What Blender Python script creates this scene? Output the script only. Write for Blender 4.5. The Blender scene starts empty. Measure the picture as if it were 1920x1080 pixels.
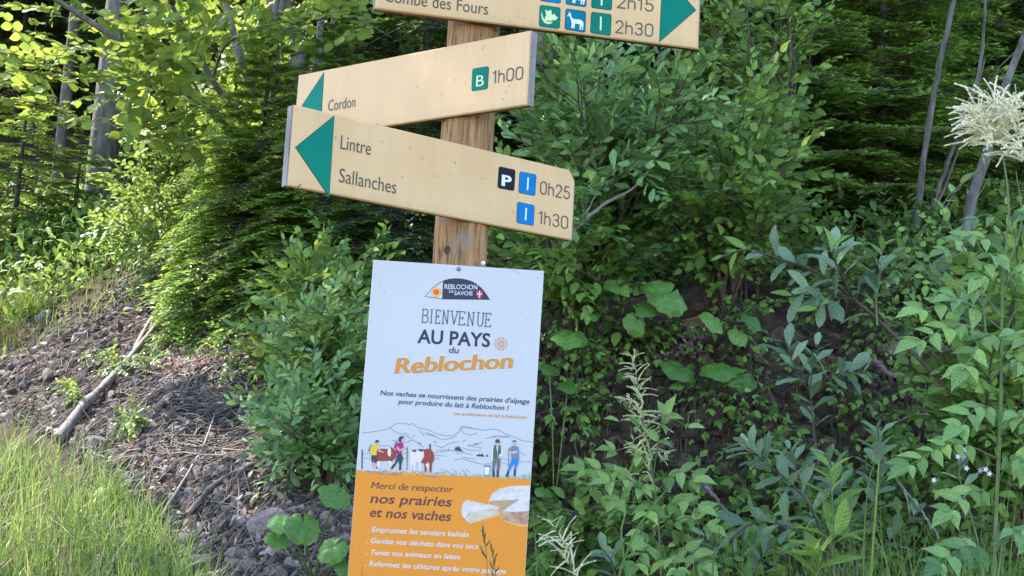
import bpy, math, random
import numpy as np
from mathutils import Matrix, Vector
rng = np.random.default_rng(7); random.seed(7)
scn = bpy.context.scene
COL = scn.collection
R = math.radians
# ------------------------------------------------------------------ camera, sky, sun, exposure
F = 2318.0; PITCH = 7.7; ROLL = 3.1; EYE = 1.6
cam_d = bpy.data.cameras.new('camera'); cam = bpy.data.objects.new('camera', cam_d); COL.objects.link(cam)
cam_d.sensor_width = 36; cam_d.lens = F/1920*36; cam_d.clip_start = 0.05; cam_d.clip_end = 500
CR = Matrix.Rotation(R(90+PITCH), 3, 'X') @ Matrix.Rotation(R(ROLL), 3, 'Z')
cam.matrix_world = Matrix.Translation((0, 0, EYE)) @ CR.to_4x4()
scn.camera = cam
SUN = Vector((-0.60, 0.30, 0.74)).normalized()            # towards the sun: high, left, beyond the trees
w = bpy.data.worlds.new('World'); scn.world = w; w.use_nodes = True
nt = w.node_tree; bg = nt.nodes['Background']
sk = nt.nodes.new('ShaderNodeTexSky'); sk.sky_type = 'NISHITA'; sk.sun_disc = False
sk.sun_elevation = math.asin(SUN.z); sk.sun_rotation = math.atan2(SUN.x, SUN.y)
sk.dust_density = 1.0; sk.altitude = 1100
nt.links.new(sk.outputs[0], bg.inputs[0]); bg.inputs[1].default_value = 0.15
sl = bpy.data.lights.new('sun', 'SUN'); sl.energy = 2.9; sl.angle = R(0.53); sl.color = (1, .95, .86)
so = bpy.data.objects.new('sun', sl); COL.objects.link(so)
so.rotation_mode = 'QUATERNION'; so.rotation_quaternion = SUN.to_track_quat('Z', 'Y'); so.location = SUN*60
vs = scn.view_settings; scn.display_settings.display_device = 'sRGB'
vs.view_transform = 'Standard'; vs.look = 'None'; vs.gamma = 1; vs.use_curve_mapping = False; vs.exposure = 2.5
cy = scn.cycles; cy.max_bounces = 7; cy.diffuse_bounces = 4; cy.glossy_bounces = 2; cy.transmission_bounces = 4
cy.transparent_max_bounces = 4; cy.caustics_reflective = False; cy.caustics_refractive = False
cy.sample_clamp_indirect = 4; cy.use_denoising = True

# ------------------------------------------------------------------ geometry helpers
CRn = np.array(CR)
def rays(px, py):
    px = np.asarray(px, float); py = np.asarray(py, float)
    r = np.stack([(px-960)/F, -(py-540)/F, -np.ones_like(px)], -1) @ CRn.T
    return r
def at(px, py, d):
    r = rays(px, py); r = r/r[..., 1:2]
    return r*np.asarray(d, float)[..., None] + np.array([0, 0, EYE])
def V3(px, py, d): return Vector(at(px, py, d))
def proj(P):
    q = (np.asarray(P)-np.array([0, 0, EYE])) @ CRn
    return 960 - q[..., 0]/q[..., 2]*F, 540 + q[..., 1]/q[..., 2]*F
def inpoly(x, y, poly):
    p = np.array(poly, float); res = np.zeros(np.shape(x), bool); j = len(p)-1
    for i in range(len(p)):
        c = ((p[i, 1] > y) != (p[j, 1] > y)) & (x < (p[j, 0]-p[i, 0])*(y-p[i, 1])/(p[j, 1]-p[i, 1]+1e-12)+p[i, 0])
        res ^= c; j = i
    return res
def vnoise(x, y, s, seed=0):
    x = np.asarray(x)/s; y = np.asarray(y)/s; xi = np.floor(x).astype(int); yi = np.floor(y).astype(int)
    fx = x-xi; fy = y-yi; fx = fx*fx*(3-2*fx); fy = fy*fy*(3-2*fy)
    def h(a, b):
        v = np.sin(a*127.1+b*311.7+seed*74.7)*43758.5453
        return v-np.floor(v)
    return (h(xi, yi)*(1-fx)*(1-fy)+h(xi+1, yi)*fx*(1-fy)+h(xi, yi+1)*(1-fx)*fy+h(xi+1, yi+1)*fx*fy)*2-1

class MB:
    """collects quads in numpy and links them as one mesh"""
    def __init__(s): s.V = []; s.Q = []; s.T = []; s.M = []; s.MT = []; s.R = []; s.U = []; s.n = 0
    def add(s, V, Fq, mat=0, rnd=None, uv=None):
        V = np.asarray(V, float).reshape(-1, 3); Fq = np.asarray(Fq, int)
        if Fq.shape[1] == 4: s.Q.append(Fq+s.n); s.M.append(np.full(len(Fq), mat))
        else: s.T.append(Fq+s.n); s.MT.append(np.full(len(Fq), mat))
        s.V.append(V); s.n += len(V)
        s.R.append(np.full(len(V), rng.random()) if rnd is None else np.broadcast_to(rnd, (len(V),)).astype(float))
        s.U.append(np.zeros((len(V), 2)) if uv is None else np.asarray(uv, float)); return s
    def inst(s, tpl, Ms, mat=0, rnd=None):
        V, Fq, UV = tpl; n = len(Ms); k = len(V)
        if n == 0: return s
        Ms = np.asarray(Ms)
        P = np.einsum('nij,kj->nki', Ms[:, :3, :3], V)+Ms[:, None, :3, 3]
        r = rng.random(n) if rnd is None else np.asarray(rnd)
        FF = (Fq[None]+(np.arange(n)*k)[:, None, None]).reshape(-1, Fq.shape[1])
        return s.add(P.reshape(-1, 3), FF, mat, np.repeat(r, k), np.tile(UV, (n, 1)))
    def tube(s, pts, rad, k=6, mat=0, cap=True, rnd=None):
        pts = np.asarray(pts, float); m = len(pts); rad = np.broadcast_to(rad, (m,))
        t = np.gradient(pts, axis=0); t /= np.linalg.norm(t, axis=1, keepdims=True)+1e-9
        a = np.array([0, 0, 1.]) if abs(t[0, 2]) < .9 else np.array([1., 0, 0])
        u = np.cross(t, a); u /= np.linalg.norm(u, axis=1, keepdims=True)+1e-9; v = np.cross(t, u)
        th = np.arange(k)*2*np.pi/k
        P = pts[:, None]+rad[:, None, None]*(u[:, None]*np.cos(th)[None, :, None]+v[:, None]*np.sin(th)[None, :, None])
        i = np.arange(m-1)[:, None]*k; j = np.arange(k)[None]; j2 = (j+1) % k
        Fq = np.stack([i+j, i+j2, i+k+j2, i+k+j], -1).reshape(-1, 4)
        base = s.n; s.add(P.reshape(-1, 3), Fq, mat, rnd)
        if cap:
            for off, o in ((0, 1), ((m-1)*k, -1)):
                c = P.reshape(-1, 3)[off:off+k]; tri = [[0, 1+a_, 1+(a_+1) % k][::o] for a_ in range(k)]
                s.add(np.vstack([c.mean(0), c]), tri, mat, rnd)
        return s
    def mesh(s, name, mats, smooth=True):
        me = bpy.data.meshes.new(name)
        V = np.concatenate(s.V) if s.V else np.zeros((0, 3))
        Q = np.concatenate(s.Q) if s.Q else np.zeros((0, 4), int); T = np.concatenate(s.T) if s.T else np.zeros((0, 3), int)
        me.vertices.add(len(V)); me.vertices.foreach_set('co', V.astype(np.float32).ravel())
        L = np.concatenate([Q.ravel(), T.ravel()]).astype(np.int32)
        me.loops.add(len(L)); me.loops.foreach_set('vertex_index', L)
        ls = np.concatenate([np.arange(len(Q))*4, len(Q)*4+np.arange(len(T))*3]).astype(np.int32)
        me.polygons.add(len(ls)); me.polygons.foreach_set('loop_start', ls)
        mi = np.concatenate([np.concatenate(s.M) if s.M else np.zeros(0), np.concatenate(s.MT) if s.MT else np.zeros(0)]).astype(np.int32)
        me.polygons.foreach_set('material_index', mi)
        me.polygons.foreach_set('use_smooth', np.full(len(ls), smooth))
        at_ = me.attributes.new('rnd', 'FLOAT', 'POINT'); at_.data.foreach_set('value', np.concatenate(s.R).astype(np.float32))
        uv = me.uv_layers.new(name='UVMap'); uv.data.foreach_set('uv', np.concatenate(s.U)[L].astype(np.float32).ravel())
        me.update(calc_edges=True)
        for m in (mats if isinstance(mats, (list, tuple)) else [mats]): me.materials.append(m)
        return me

def link(name, me, parent=None, M=None, kind=None, label=None):
    o = bpy.data.objects.new(name, me); COL.objects.link(o)
    if parent is not None: o.parent = parent
    if M is not None: o.matrix_basis = Matrix(M) if not isinstance(M, Matrix) else M
    if kind: o['kind'] = kind
    if label: o['label'] = label
    return o
def thing(name, label, cat, loc=(0, 0, 0), group=None):
    o = bpy.data.objects.new(name, None); COL.objects.link(o); o.location = loc; o.empty_display_size = .1
    o['label'] = label; o['category'] = cat
    if group: o['group'] = group
    return o
def tag(o, label, cat, group=None):
    o['label'] = label; o['category'] = cat
    if group: o['group'] = group
    return o
def bez(pts, n=14):
    """smooth curve through points (Catmull-Rom)"""
    P = np.asarray(pts, float)
    if len(P) == 2: return P[0]+(P[1]-P[0])*np.linspace(0, 1, n)[:, None]
    P = np.vstack([2*P[0]-P[1], P, 2*P[-1]-P[-2]]); out = []
    segs = len(P)-3; per = max(2, n//segs)
    for i in range(segs):
        t = np.linspace(0, 1, per, endpoint=False)[:, None]; a, b, c, d = P[i:i+4]
        out.append(.5*(2*b+(c-a)*t+(2*a-5*b+4*c-d)*t**2+(-a+3*b-3*c+d)*t**3))
    return np.vstack(out+[P[-2:-1]])
def frame(d, n, loc, s=1.0, sx=1.0):
    d = np.asarray(d, float); d = d/np.linalg.norm(d); n = np.asarray(n, float); n = n-d*np.dot(n, d); n = n/(np.linalg.norm(n)+1e-9)
    x = np.cross(d, n); M = np.eye(4); M[:3, 0] = x*s*sx; M[:3, 1] = d*s; M[:3, 2] = n*s; M[:3, 3] = loc; return M
def unit(v): v = np.asarray(v, float); return v/(np.linalg.norm(v)+1e-9)
def rv(s=1.0): return rng.normal(0, s, 3)

# ------------------------------------------------------------------ materials
def mat(name): m = bpy.data.materials.new(name); m.use_nodes = True; m.node_tree.nodes.clear(); return m, m.node_tree.nodes, m.node_tree.links
def N(ns, t, **kw):
    n = ns.new(t)
    for k, v in kw.items():
        if k in n.inputs.keys() if hasattr(n.inputs, 'keys') else False: n.inputs[k].default_value = v
        else: setattr(n, k, v)
    return n
def leafmat(name, A, B, trans=.38, rough=.45, vein=.0, C=None, gloss=.35, palm=False):
    m, ns, ln = mat(name); out = ns.new('ShaderNodeOutputMaterial')
    a = ns.new('ShaderNodeAttribute'); a.attribute_name = 'rnd'; oi = ns.new('ShaderNodeObjectInfo')
    s = N(ns, 'ShaderNodeMath', operation='ADD'); ln.new(a.outputs['Fac'], s.inputs[0]); ln.new(oi.outputs['Random'], s.inputs[1])
    f = N(ns, 'ShaderNodeMath', operation='FRACT'); ln.new(s.outputs[0], f.inputs[0])
    cr = ns.new('ShaderNodeValToRGB'); cr.color_ramp.elements[0].color = (*A, 1); cr.color_ramp.elements[1].color = (*B, 1)
    if C: e = cr.color_ramp.elements.new(.93); e.color = (*B, 1); cr.color_ramp.elements[2].color = (*C, 1)
    ln.new(f.outputs[0], cr.inputs[0]); col = cr.outputs[0]
    tc = ns.new('ShaderNodeTexCoord')
    no = ns.new('ShaderNodeTexNoise'); no.inputs['Scale'].default_value = 9; no.inputs['Detail'].default_value = 3; ln.new(tc.outputs['Generated' if vein else 'Object'], no.inputs['Vector'])
    hs = ns.new('ShaderNodeHueSaturation'); ln.new(col, hs.inputs['Color'])
    mr = ns.new('ShaderNodeMapRange'); mr.inputs[1].default_value = .3; mr.inputs[2].default_value = .7; mr.inputs[3].default_value = .72; mr.inputs[4].default_value = 1.28
    ln.new(no.outputs[0], mr.inputs[0]); ln.new(mr.outputs[0], hs.inputs['Value']); col = hs.outputs[0]
    bump = None
    if vein:
        uv = ns.new('ShaderNodeUVMap'); sp = ns.new('ShaderNodeSeparateXYZ'); ln.new(uv.outputs[0], sp.inputs[0])
        ab = N(ns, 'ShaderNodeMath', operation='ABSOLUTE'); ln.new(sp.outputs[0], ab.inputs[0])
        mid = N(ns, 'ShaderNodeMath', operation='LESS_THAN'); ln.new(ab.outputs[0], mid.inputs[0]); mid.inputs[1].default_value = .07
        k1 = N(ns, 'ShaderNodeMath', operation='MULTIPLY'); ln.new(sp.outputs[1], k1.inputs[0]); k1.inputs[1].default_value = 52
        k2 = N(ns, 'ShaderNodeMath', operation='MULTIPLY'); ln.new(ab.outputs[0], k2.inputs[0]); k2.inputs[1].default_value = 11
        k3 = N(ns, 'ShaderNodeMath', operation='SUBTRACT'); ln.new(k1.outputs[0], k3.inputs[0]); ln.new(k2.outputs[0], k3.inputs[1])
        k4 = N(ns, 'ShaderNodeMath', operation='SINE'); ln.new(k3.outputs[0], k4.inputs[0])
        if palm: k1.inputs[1].default_value = 30; k2.inputs[1].default_value = 5; mid.inputs[1].default_value = .13
        k5 = ns.new('ShaderNodeMapRange'); k5.inputs[4].default_value = 0. if palm else 1.; k5.inputs[1].default_value = .55; k5.inputs[2].default_value = 1; ln.new(k4.outputs[0], k5.inputs[0])
        mx = N(ns, 'ShaderNodeMath', operation='MAXIMUM'); ln.new(k5.outputs[0], mx.inputs[0]); ln.new(mid.outputs[0], mx.inputs[1])
        mm = N(ns, 'ShaderNodeMath', operation='MULTIPLY'); ln.new(mx.outputs[0], mm.inputs[0]); mm.inputs[1].default_value = vein
        mc = ns.new('ShaderNodeMix'); mc.data_type = 'RGBA'; ln.new(mm.outputs[0], mc.inputs[0]); ln.new(col, mc.inputs[6])
        mc.inputs[7].default_value = (B[0]*1.6+.02, B[1]*1.5+.02, B[2]*1.6+.02, 1); col = mc.outputs[2]
        bp = ns.new('ShaderNodeBump'); bp.inputs['Strength'].default_value = .05 if palm else .3; bp.inputs['Distance'].default_value = .01; bp.invert = True
        ln.new(k4.outputs[0], bp.inputs['Height']); bump = bp.outputs[0]
    d = ns.new('ShaderNodeBsdfPrincipled'); ln.new(col, d.inputs['Base Color']); d.inputs['Roughness'].default_value = rough; d.inputs['Specular IOR Level'].default_value = gloss
    t = ns.new('ShaderNodeBsdfTranslucent'); h2 = ns.new('ShaderNodeHueSaturation'); h2.inputs['Hue'].default_value = .475; h2.inputs['Saturation'].default_value = .98; h2.inputs['Value'].default_value = 1.5
    ln.new(col, h2.inputs['Color']); ln.new(h2.outputs[0], t.inputs['Color'])
    if bump: ln.new(bump, d.inputs['Normal'])
    ms = ns.new('ShaderNodeMixShader'); ms.inputs[0].default_value = trans; ln.new(d.outputs[0], ms.inputs[1]); ln.new(t.outputs[0], ms.inputs[2]); ln.new(ms.outputs[0], out.inputs[0]); return m
def solid(name, c, rough=.6, spec=.4, var=0, scale=30, bump=0, c2=None, stretch=(1, 1, 1), rand=0, metal=0, noise_detail=5):
    m, ns, ln = mat(name); out = ns.new('ShaderNodeOutputMaterial'); d = ns.new('ShaderNodeBsdfPrincipled'); ln.new(d.outputs[0], out.inputs[0])
    d.inputs['Roughness'].default_value = rough; d.inputs['Specular IOR Level'].default_value = spec; d.inputs['Metallic'].default_value = metal; d.inputs['Base Color'].default_value = (*c, 1)
    if c2 or var or bump:
        tc = ns.new('ShaderNodeTexCoord'); mp = ns.new('ShaderNodeMapping'); mp.inputs['Scale'].default_value = stretch; ln.new(tc.outputs['Object'], mp.inputs[0])
        no = ns.new('ShaderNodeTexNoise'); no.inputs['Scale'].default_value = scale; no.inputs['Detail'].default_value = noise_detail; no.inputs['Roughness'].default_value = .65; ln.new(mp.outputs[0], no.inputs['Vector'])
        c2 = c2 or tuple(x*(1-var) for x in c); cr = ns.new('ShaderNodeValToRGB'); cr.color_ramp.elements[0].position = .35; cr.color_ramp.elements[1].position = .65
        cr.color_ramp.elements[0].color = (*c2, 1); cr.color_ramp.elements[1].color = (*c, 1); ln.new(no.outputs[0], cr.inputs[0]); col = cr.outputs[0]
        if rand:
            oi = ns.new('ShaderNodeObjectInfo'); a = ns.new('ShaderNodeAttribute'); a.attribute_name = 'rnd'
            s = N(ns, 'ShaderNodeMath', operation='ADD'); ln.new(a.outputs['Fac'], s.inputs[0]); ln.new(oi.outputs['Random'], s.inputs[1])
            f = N(ns, 'ShaderNodeMath', operation='FRACT'); ln.new(s.outputs[0], f.inputs[0])
            mr = ns.new('ShaderNodeMapRange'); mr.inputs[3].default_value = 1-rand; mr.inputs[4].default_value = 1+rand; ln.new(f.outputs[0], mr.inputs[0])
            hs = ns.new('ShaderNodeHueSaturation'); ln.new(mr.outputs[0], hs.inputs['Value']); ln.new(col, hs.inputs['Color']); col = hs.outputs[0]
        ln.new(col, d.inputs['Base Color'])
        if bump: bp = ns.new('ShaderNodeBump'); bp.inputs['Strength'].default_value = bump; bp.inputs['Distance'].default_value = .01; ln.new(no.outputs[0], bp.inputs['Height']); ln.new(bp.outputs[0], d.inputs['Normal'])
    return m
M = {}
M['hazel'] = leafmat('hazel_leaf', (.10, .18, .022), (.23, .32, .045), .45, .42, .2, C=(.34, .38, .06))
M['willow'] = leafmat('sallow_leaf', (.05, .125, .03), (.21, .37, .095), .28, .38, .2, C=(.26, .40, .08), gloss=.55)
M['grey'] = leafmat('grey_willow_leaf', (.075, .14, .07), (.22, .32, .16), .22, .36, .2, C=(.22, .34, .12), gloss=.55)
M['bramble'] = leafmat('bramble_leaf', (.045, .105, .018), (.20, .34, .055), .32, .45, .2, C=(.26, .42, .08))
M['aruncus'] = leafmat('goatsbeard_leaf', (.10, .20, .045), (.29, .43, .12), .34, .42, .25, C=(.3, .46, .07), gloss=.4)
M['lime'] = leafmat('lime_leaf', (.12, .23, .04), (.22, .34, .07), .4, .45, .4)
M['herb'] = leafmat('herb_leaf', (.08, .15, .025), (.22, .32, .06), .42, .4, 0, C=(.30, .26, .10))
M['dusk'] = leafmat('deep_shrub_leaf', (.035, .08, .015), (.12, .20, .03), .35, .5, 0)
M['petasites'] = leafmat('butterbur_leaf', (.07, .17, .03), (.17, .33, .065), .32, .42, .12, palm=True)
M['grass'] = leafmat('grass_blade', (.11, .20, .035), (.21, .32, .075), .40, .45, 0, C=(.38, .38, .2))
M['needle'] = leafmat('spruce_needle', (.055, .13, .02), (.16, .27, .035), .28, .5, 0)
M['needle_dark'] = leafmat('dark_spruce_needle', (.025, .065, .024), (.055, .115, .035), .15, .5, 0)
M['tip'] = leafmat('spruce_young_needle', (.19, .34, .05), (.28, .45, .07), .35, .5, 0)
M['stem_g'] = solid('green_stem', (.14, .2, .06), .55, var=.4, scale=12)
M['twig'] = solid('brown_twig', (.12, .085, .06), .8, var=.5, scale=30, bump=.3)
M['bark'] = solid('grey_bark', (.17, .15, .125), .9, c2=(.05, .042, .036), scale=14, bump=.9, stretch=(1, 1, .3))
M['bark_dark'] = solid('dark_bark', (.075, .06, .05), .9, c2=(.025, .02, .018), scale=14, bump=.9, stretch=(1, 1, .3))
M['deadwood'] = solid('weathered_log', (.30, .265, .24), .85, c2=(.10, .085, .075), scale=16, bump=.8, stretch=(1, 1, .25), noise_detail=8)
M['root'] = solid('grey_root', (.20, .155, .125), .85, c2=(.07, .055, .045), scale=20, bump=.5, rand=.45)
M['stone'] = solid('grey_stone', (.27, .225, .205), .85, c2=(.10, .08, .07), scale=14, bump=.7, rand=.45)
M['stone_red'] = solid('brown_stone', (.26, .2, .18), .85, c2=(.12, .085, .075), scale=16, bump=.8, rand=.3)
M['soilcrumb'] = solid('soil_crumb', (.15, .105, .082), .95, c2=(.035, .024, .018), scale=30, bump=.6, rand=.6)
M['deadleaf'] = leafmat('dead_leaf', (.14, .085, .06), (.42, .31, .26), .2, .7, 0)
M['cream'] = leafmat('cream_flower', (.74, .70, .46), (.88, .85, .66), .35, .8, 0, gloss=.1)
M['greencream'] = leafmat('bud_flower', (.50, .54, .28), (.74, .74, .48), .35, .8, 0, gloss=.1)
M['white_petal'] = solid('white_petal', (.7, .66, .72), .6)
M['pink_petal'] = solid('pink_petal', (.55, .25, .45), .6)
M['straw'] = solid('straw', (.32, .24, .10), .7, var=.4)
M['moss'] = leafmat('moss', (.05, .07, .015), (.11, .12, .03), .15, .9, 0)

# ------------------------------------------------------------------ ground
PROF = {  # image column: (row, distance) pairs from the toe of the bank upwards, where the ground stands
 -500: [(1080, 5.0), (900, 6.6), (640, 9.0), (470, 11.5)],
 0:    [(1080, 4.9), (860, 6.4), (760, 7.2), (650, 8.6), (490, 11)],
 300:  [(1080, 4.5), (900, 5.3), (700, 6.9), (492, 9.2), (445, 11)],
 550:  [(1080, 4.2), (950, 4.6), (800, 5.5), (600, 7.0), (520, 8.4), (450, 11)],
 850:  [(1080, 4.6), (850, 5.2), (650, 6.2), (560, 7.5), (470, 11)],
 1100: [(1080, 4.9), (980, 5.3), (730, 5.55), (620, 5.85), (520, 6.7), (400, 10)],
 1400: [(1080, 4.9), (1000, 5.3), (720, 5.6), (600, 5.95), (500, 6.9), (400, 10)],
 1700: [(1080, 5.0), (960, 5.5), (700, 5.8), (560, 6.1), (470, 7.0), (400, 10)],
 2400: [(1080, 4.6), (900, 5.4), (700, 5.9), (520, 6.6), (450, 10)]}
DG = np.arange(0, 60.01, .05); UG = np.linspace(-.75, .75, 61); pk = sorted(PROF)
tab = []
for c in pk:
    ds = [0, 2.4]; zs = [0, 0]
    for r_, d_ in PROF[c]: ds.append(d_); zs.append(float(at(c, r_, d_)[2]))
    ds += [ds[-1]+2, 60]; zs += [zs[-1]+.7, zs[-1]+.7+(60-ds[-2]-2)*.62]
    tab.append(np.interp(DG, ds, zs))
tab = np.array(tab); us = [(c-960)/F for c in pk]
HT = np.array([[0.0]]*0) if False else np.stack([np.interp(UG, us, tab[:, j]) for j in range(len(DG))], 1)
k = np.array([1, 2, 3, 2, 1.])/9
HT = np.apply_along_axis(lambda v: np.convolve(np.pad(v, 2, 'edge'), k, 'valid'), 1, HT)
def hz0(x, y):
    x = np.asarray(x, float); y = np.asarray(y, float); ys = np.maximum(y, .05)
    u = np.clip(x/np.maximum(ys, 2.4), -.749, .749); d = np.clip(ys, 0, 59.9)
    a = (u+.75)/1.5*60; b = d/.05; i = a.astype(int); j = b.astype(int); fa = a-i; fb = b-j; j2 = np.minimum(j+1, len(DG)-1); i2 = np.minimum(i+1, 60)
    return HT[i, j]*(1-fa)*(1-fb)+HT[i2, j]*fa*(1-fb)+HT[i, j2]*(1-fa)*fb+HT[i2, j2]*fa*fb
def hz(x, y):
    z = hz0(x, y); k = np.clip((np.asarray(y)-3.5)/1.0, 0, 1)
    return z+k*(.07*vnoise(x, y, .55, 1)+.035*vnoise(x, y, .21, 2)+.018*vnoise(x, y, .09, 3))
def ground_at(px, py):
    r = rays(px, py); r = r/r[..., 1:2]; d = np.full(r.shape[:-1], 3.0); hit = np.zeros(d.shape, bool)
    for s in range(400):
        P = r*d[..., None]; h = hz(P[..., 0], P[..., 1]); hit |= (P[..., 2]+EYE) <= h
        d = np.where(hit, d, d+.04)
    P = r*d[..., None]; P[..., 2] = hz(P[..., 0], P[..., 1]); return P, hit
def ground_normal(P):
    e = .12; dx = (hz0(P[:, 0]+e, P[:, 1])-hz0(P[:, 0]-e, P[:, 1]))/(2*e); dy = (hz0(P[:, 0], P[:, 1]+e)-hz0(P[:, 0], P[:, 1]-e))/(2*e)
    n = np.stack([-dx, -dy, np.ones(len(P))], 1); return n/np.linalg.norm(n, axis=1, keepdims=True)
SCREE = [(-700, 900), (0, 655), (60, 610), (160, 570), (240, 500), (300, 480), (380, 500), (470, 560), (560, 640), (560, 760), (530, 860), (640, 900), (680, 1120), (230, 1120), (170, 900), (110, 830), (0, 790), (-700, 1000)]
gx = np.unique(np.concatenate([np.arange(-5, 5.01, .045), np.linspace(-80, -5, 40), np.linspace(5, 80, 40)]))
gy = np.unique(np.concatenate([np.arange(3.4, 9.5, .045), np.arange(9.5, 16, .15), np.linspace(16, 58, 40), np.linspace(-60, 3.4, 30)]))
GX, GY = np.meshgrid(gx, gy); GZ = hz(GX, GY)
gv = np.stack([GX, GY, GZ], -1).reshape(-1, 3); nx = len(gx)
ii, jj = np.meshgrid(np.arange(len(gy)-1), np.arange(nx-1), indexing='ij'); b0 = (ii*nx+jj).ravel()
gpx, gpy = proj(gv); z_s = np.where(gv[:, 1] > 3.5, inpoly(gpx, gpy, SCREE).astype(float), 0)
m, ns, ln = mat('ground'); out = ns.new('ShaderNodeOutputMaterial'); d = ns.new('ShaderNodeBsdfPrincipled'); ln.new(d.outputs[0], out.inputs[0]); d.inputs['Roughness'].default_value = .95; d.inputs['Specular IOR Level'].default_value = .15
tc = ns.new('ShaderNodeTexCoord'); n1 = ns.new('ShaderNodeTexNoise'); n1.inputs['Scale'].default_value = 7; n1.inputs['Detail'].default_value = 8; n1.inputs['Roughness'].default_value = .7; ln.new(tc.outputs['Object'], n1.inputs[0])
n2 = ns.new('ShaderNodeTexNoise'); n2.inputs['Scale'].default_value = 45; n2.inputs['Detail'].default_value = 6; n2.inputs['Roughness'].default_value = .7; ln.new(tc.outputs['Object'], n2.inputs[0])
c1 = ns.new('ShaderNodeValToRGB'); c1.color_ramp.elements[0].color = (.026, .018, .012, 1); c1.color_ramp.elements[1].color = (.12, .082, .052, 1); c1.color_ramp.elements[0].position = .35; c1.color_ramp.elements[1].position = .68; ln.new(n1.outputs[0], c1.inputs[0])
c2 = ns.new('ShaderNodeValToRGB'); c2.color_ramp.elements[0].color = (.035, .024, .018, 1); c2.color_ramp.elements[1].color = (.16, .115, .09, 1); c2.color_ramp.elements[0].position = .38; c2.color_ramp.elements[1].position = .66; ln.new(n2.outputs[0], c2.inputs[0])
aa = ns.new('ShaderNodeAttribute'); aa.attribute_name = 'rnd'; mx = ns.new('ShaderNodeMix'); mx.data_type = 'RGBA'; ln.new(aa.outputs['Fac'], mx.inputs[0]); ln.new(c1.outputs[0], mx.inputs[6]); ln.new(c2.outputs[0], mx.inputs[7]); ln.new(mx.outputs[2], d.inputs['Base Color'])
bp = ns.new('ShaderNodeBump'); bp.inputs['Strength'].default_value = .9; bp.inputs['Distance'].default_value = .03; ln.new(n2.outputs[0], bp.inputs['Height']); ln.new(bp.outputs[0], d.inputs['Normal'])
M['ground'] = m
g = MB(); g.add(gv, np.stack([b0, b0+1, b0+nx+1, b0+nx], 1), 0, z_s)
link('ground', g.mesh('ground', M['ground']), kind='structure')

# ------------------------------------------------------------------ signpost
M['post'] = None
m, ns, ln = mat('post_wood'); out = ns.new('ShaderNodeOutputMaterial'); d = ns.new('ShaderNodeBsdfPrincipled'); ln.new(d.outputs[0], out.inputs[0]); d.inputs['Roughness'].default_value = .75; d.inputs['Specular IOR Level'].default_value = .25
tc = ns.new('ShaderNodeTexCoord'); mp = ns.new('ShaderNodeMapping'); mp.inputs['Scale'].default_value = (1, 1, .07); ln.new(tc.outputs['Object'], mp.inputs[0])
wv = ns.new('ShaderNodeTexNoise'); wv.inputs['Scale'].default_value = 75; wv.inputs['Detail'].default_value = 7; wv.inputs['Roughness'].default_value = .7; wv.inputs['Distortion'].default_value = 1.2; ln.new(mp.outputs[0], wv.inputs[0])
cr = ns.new('ShaderNodeValToRGB'); e = cr.color_ramp.elements; e[0].position = .33; e[0].color = (.07, .03, .014, 1); e[1].position = .72; e[1].color = (.46, .30, .16, 1)
e2 = e.new(.5); e2.color = (.33, .165, .062, 1); ln.new(wv.outputs[0], cr.inputs[0])
big = ns.new('ShaderNodeTexNoise'); big.inputs['Scale'].default_value = 9; big.inputs['Detail'].default_value = 6; big.inputs['Roughness'].default_value = .75; ln.new(tc.outputs['Object'], big.inputs[0])
c3 = ns.new('ShaderNodeValToRGB'); c3.color_ramp.elements[0].position = .50; c3.color_ramp.elements[1].position = .68; c3.color_ramp.elements[0].color = (0, 0, 0, 1); c3.color_ramp.elements[1].color = (.75, .75, .75, 1); ln.new(big.outputs[0], c3.inputs[0])
mx = ns.new('ShaderNodeMix'); mx.data_type = 'RGBA'; ln.new(c3.outputs[0], mx.inputs[0]); ln.new(cr.outputs[0], mx.inputs[6]); mx.inputs[7].default_value = (.24, .215, .18, 1); ln.new(mx.outputs[2], d.inputs['Base Color'])
bp = ns.new('ShaderNodeBump'); bp.inputs['Strength'].default_value = .6; bp.inputs['Distance'].default_value = .006; ln.new(wv.outputs[0], bp.inputs['Height']); ln.new(bp.outputs[0], d.inputs['Normal']); M['post'] = m

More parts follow.
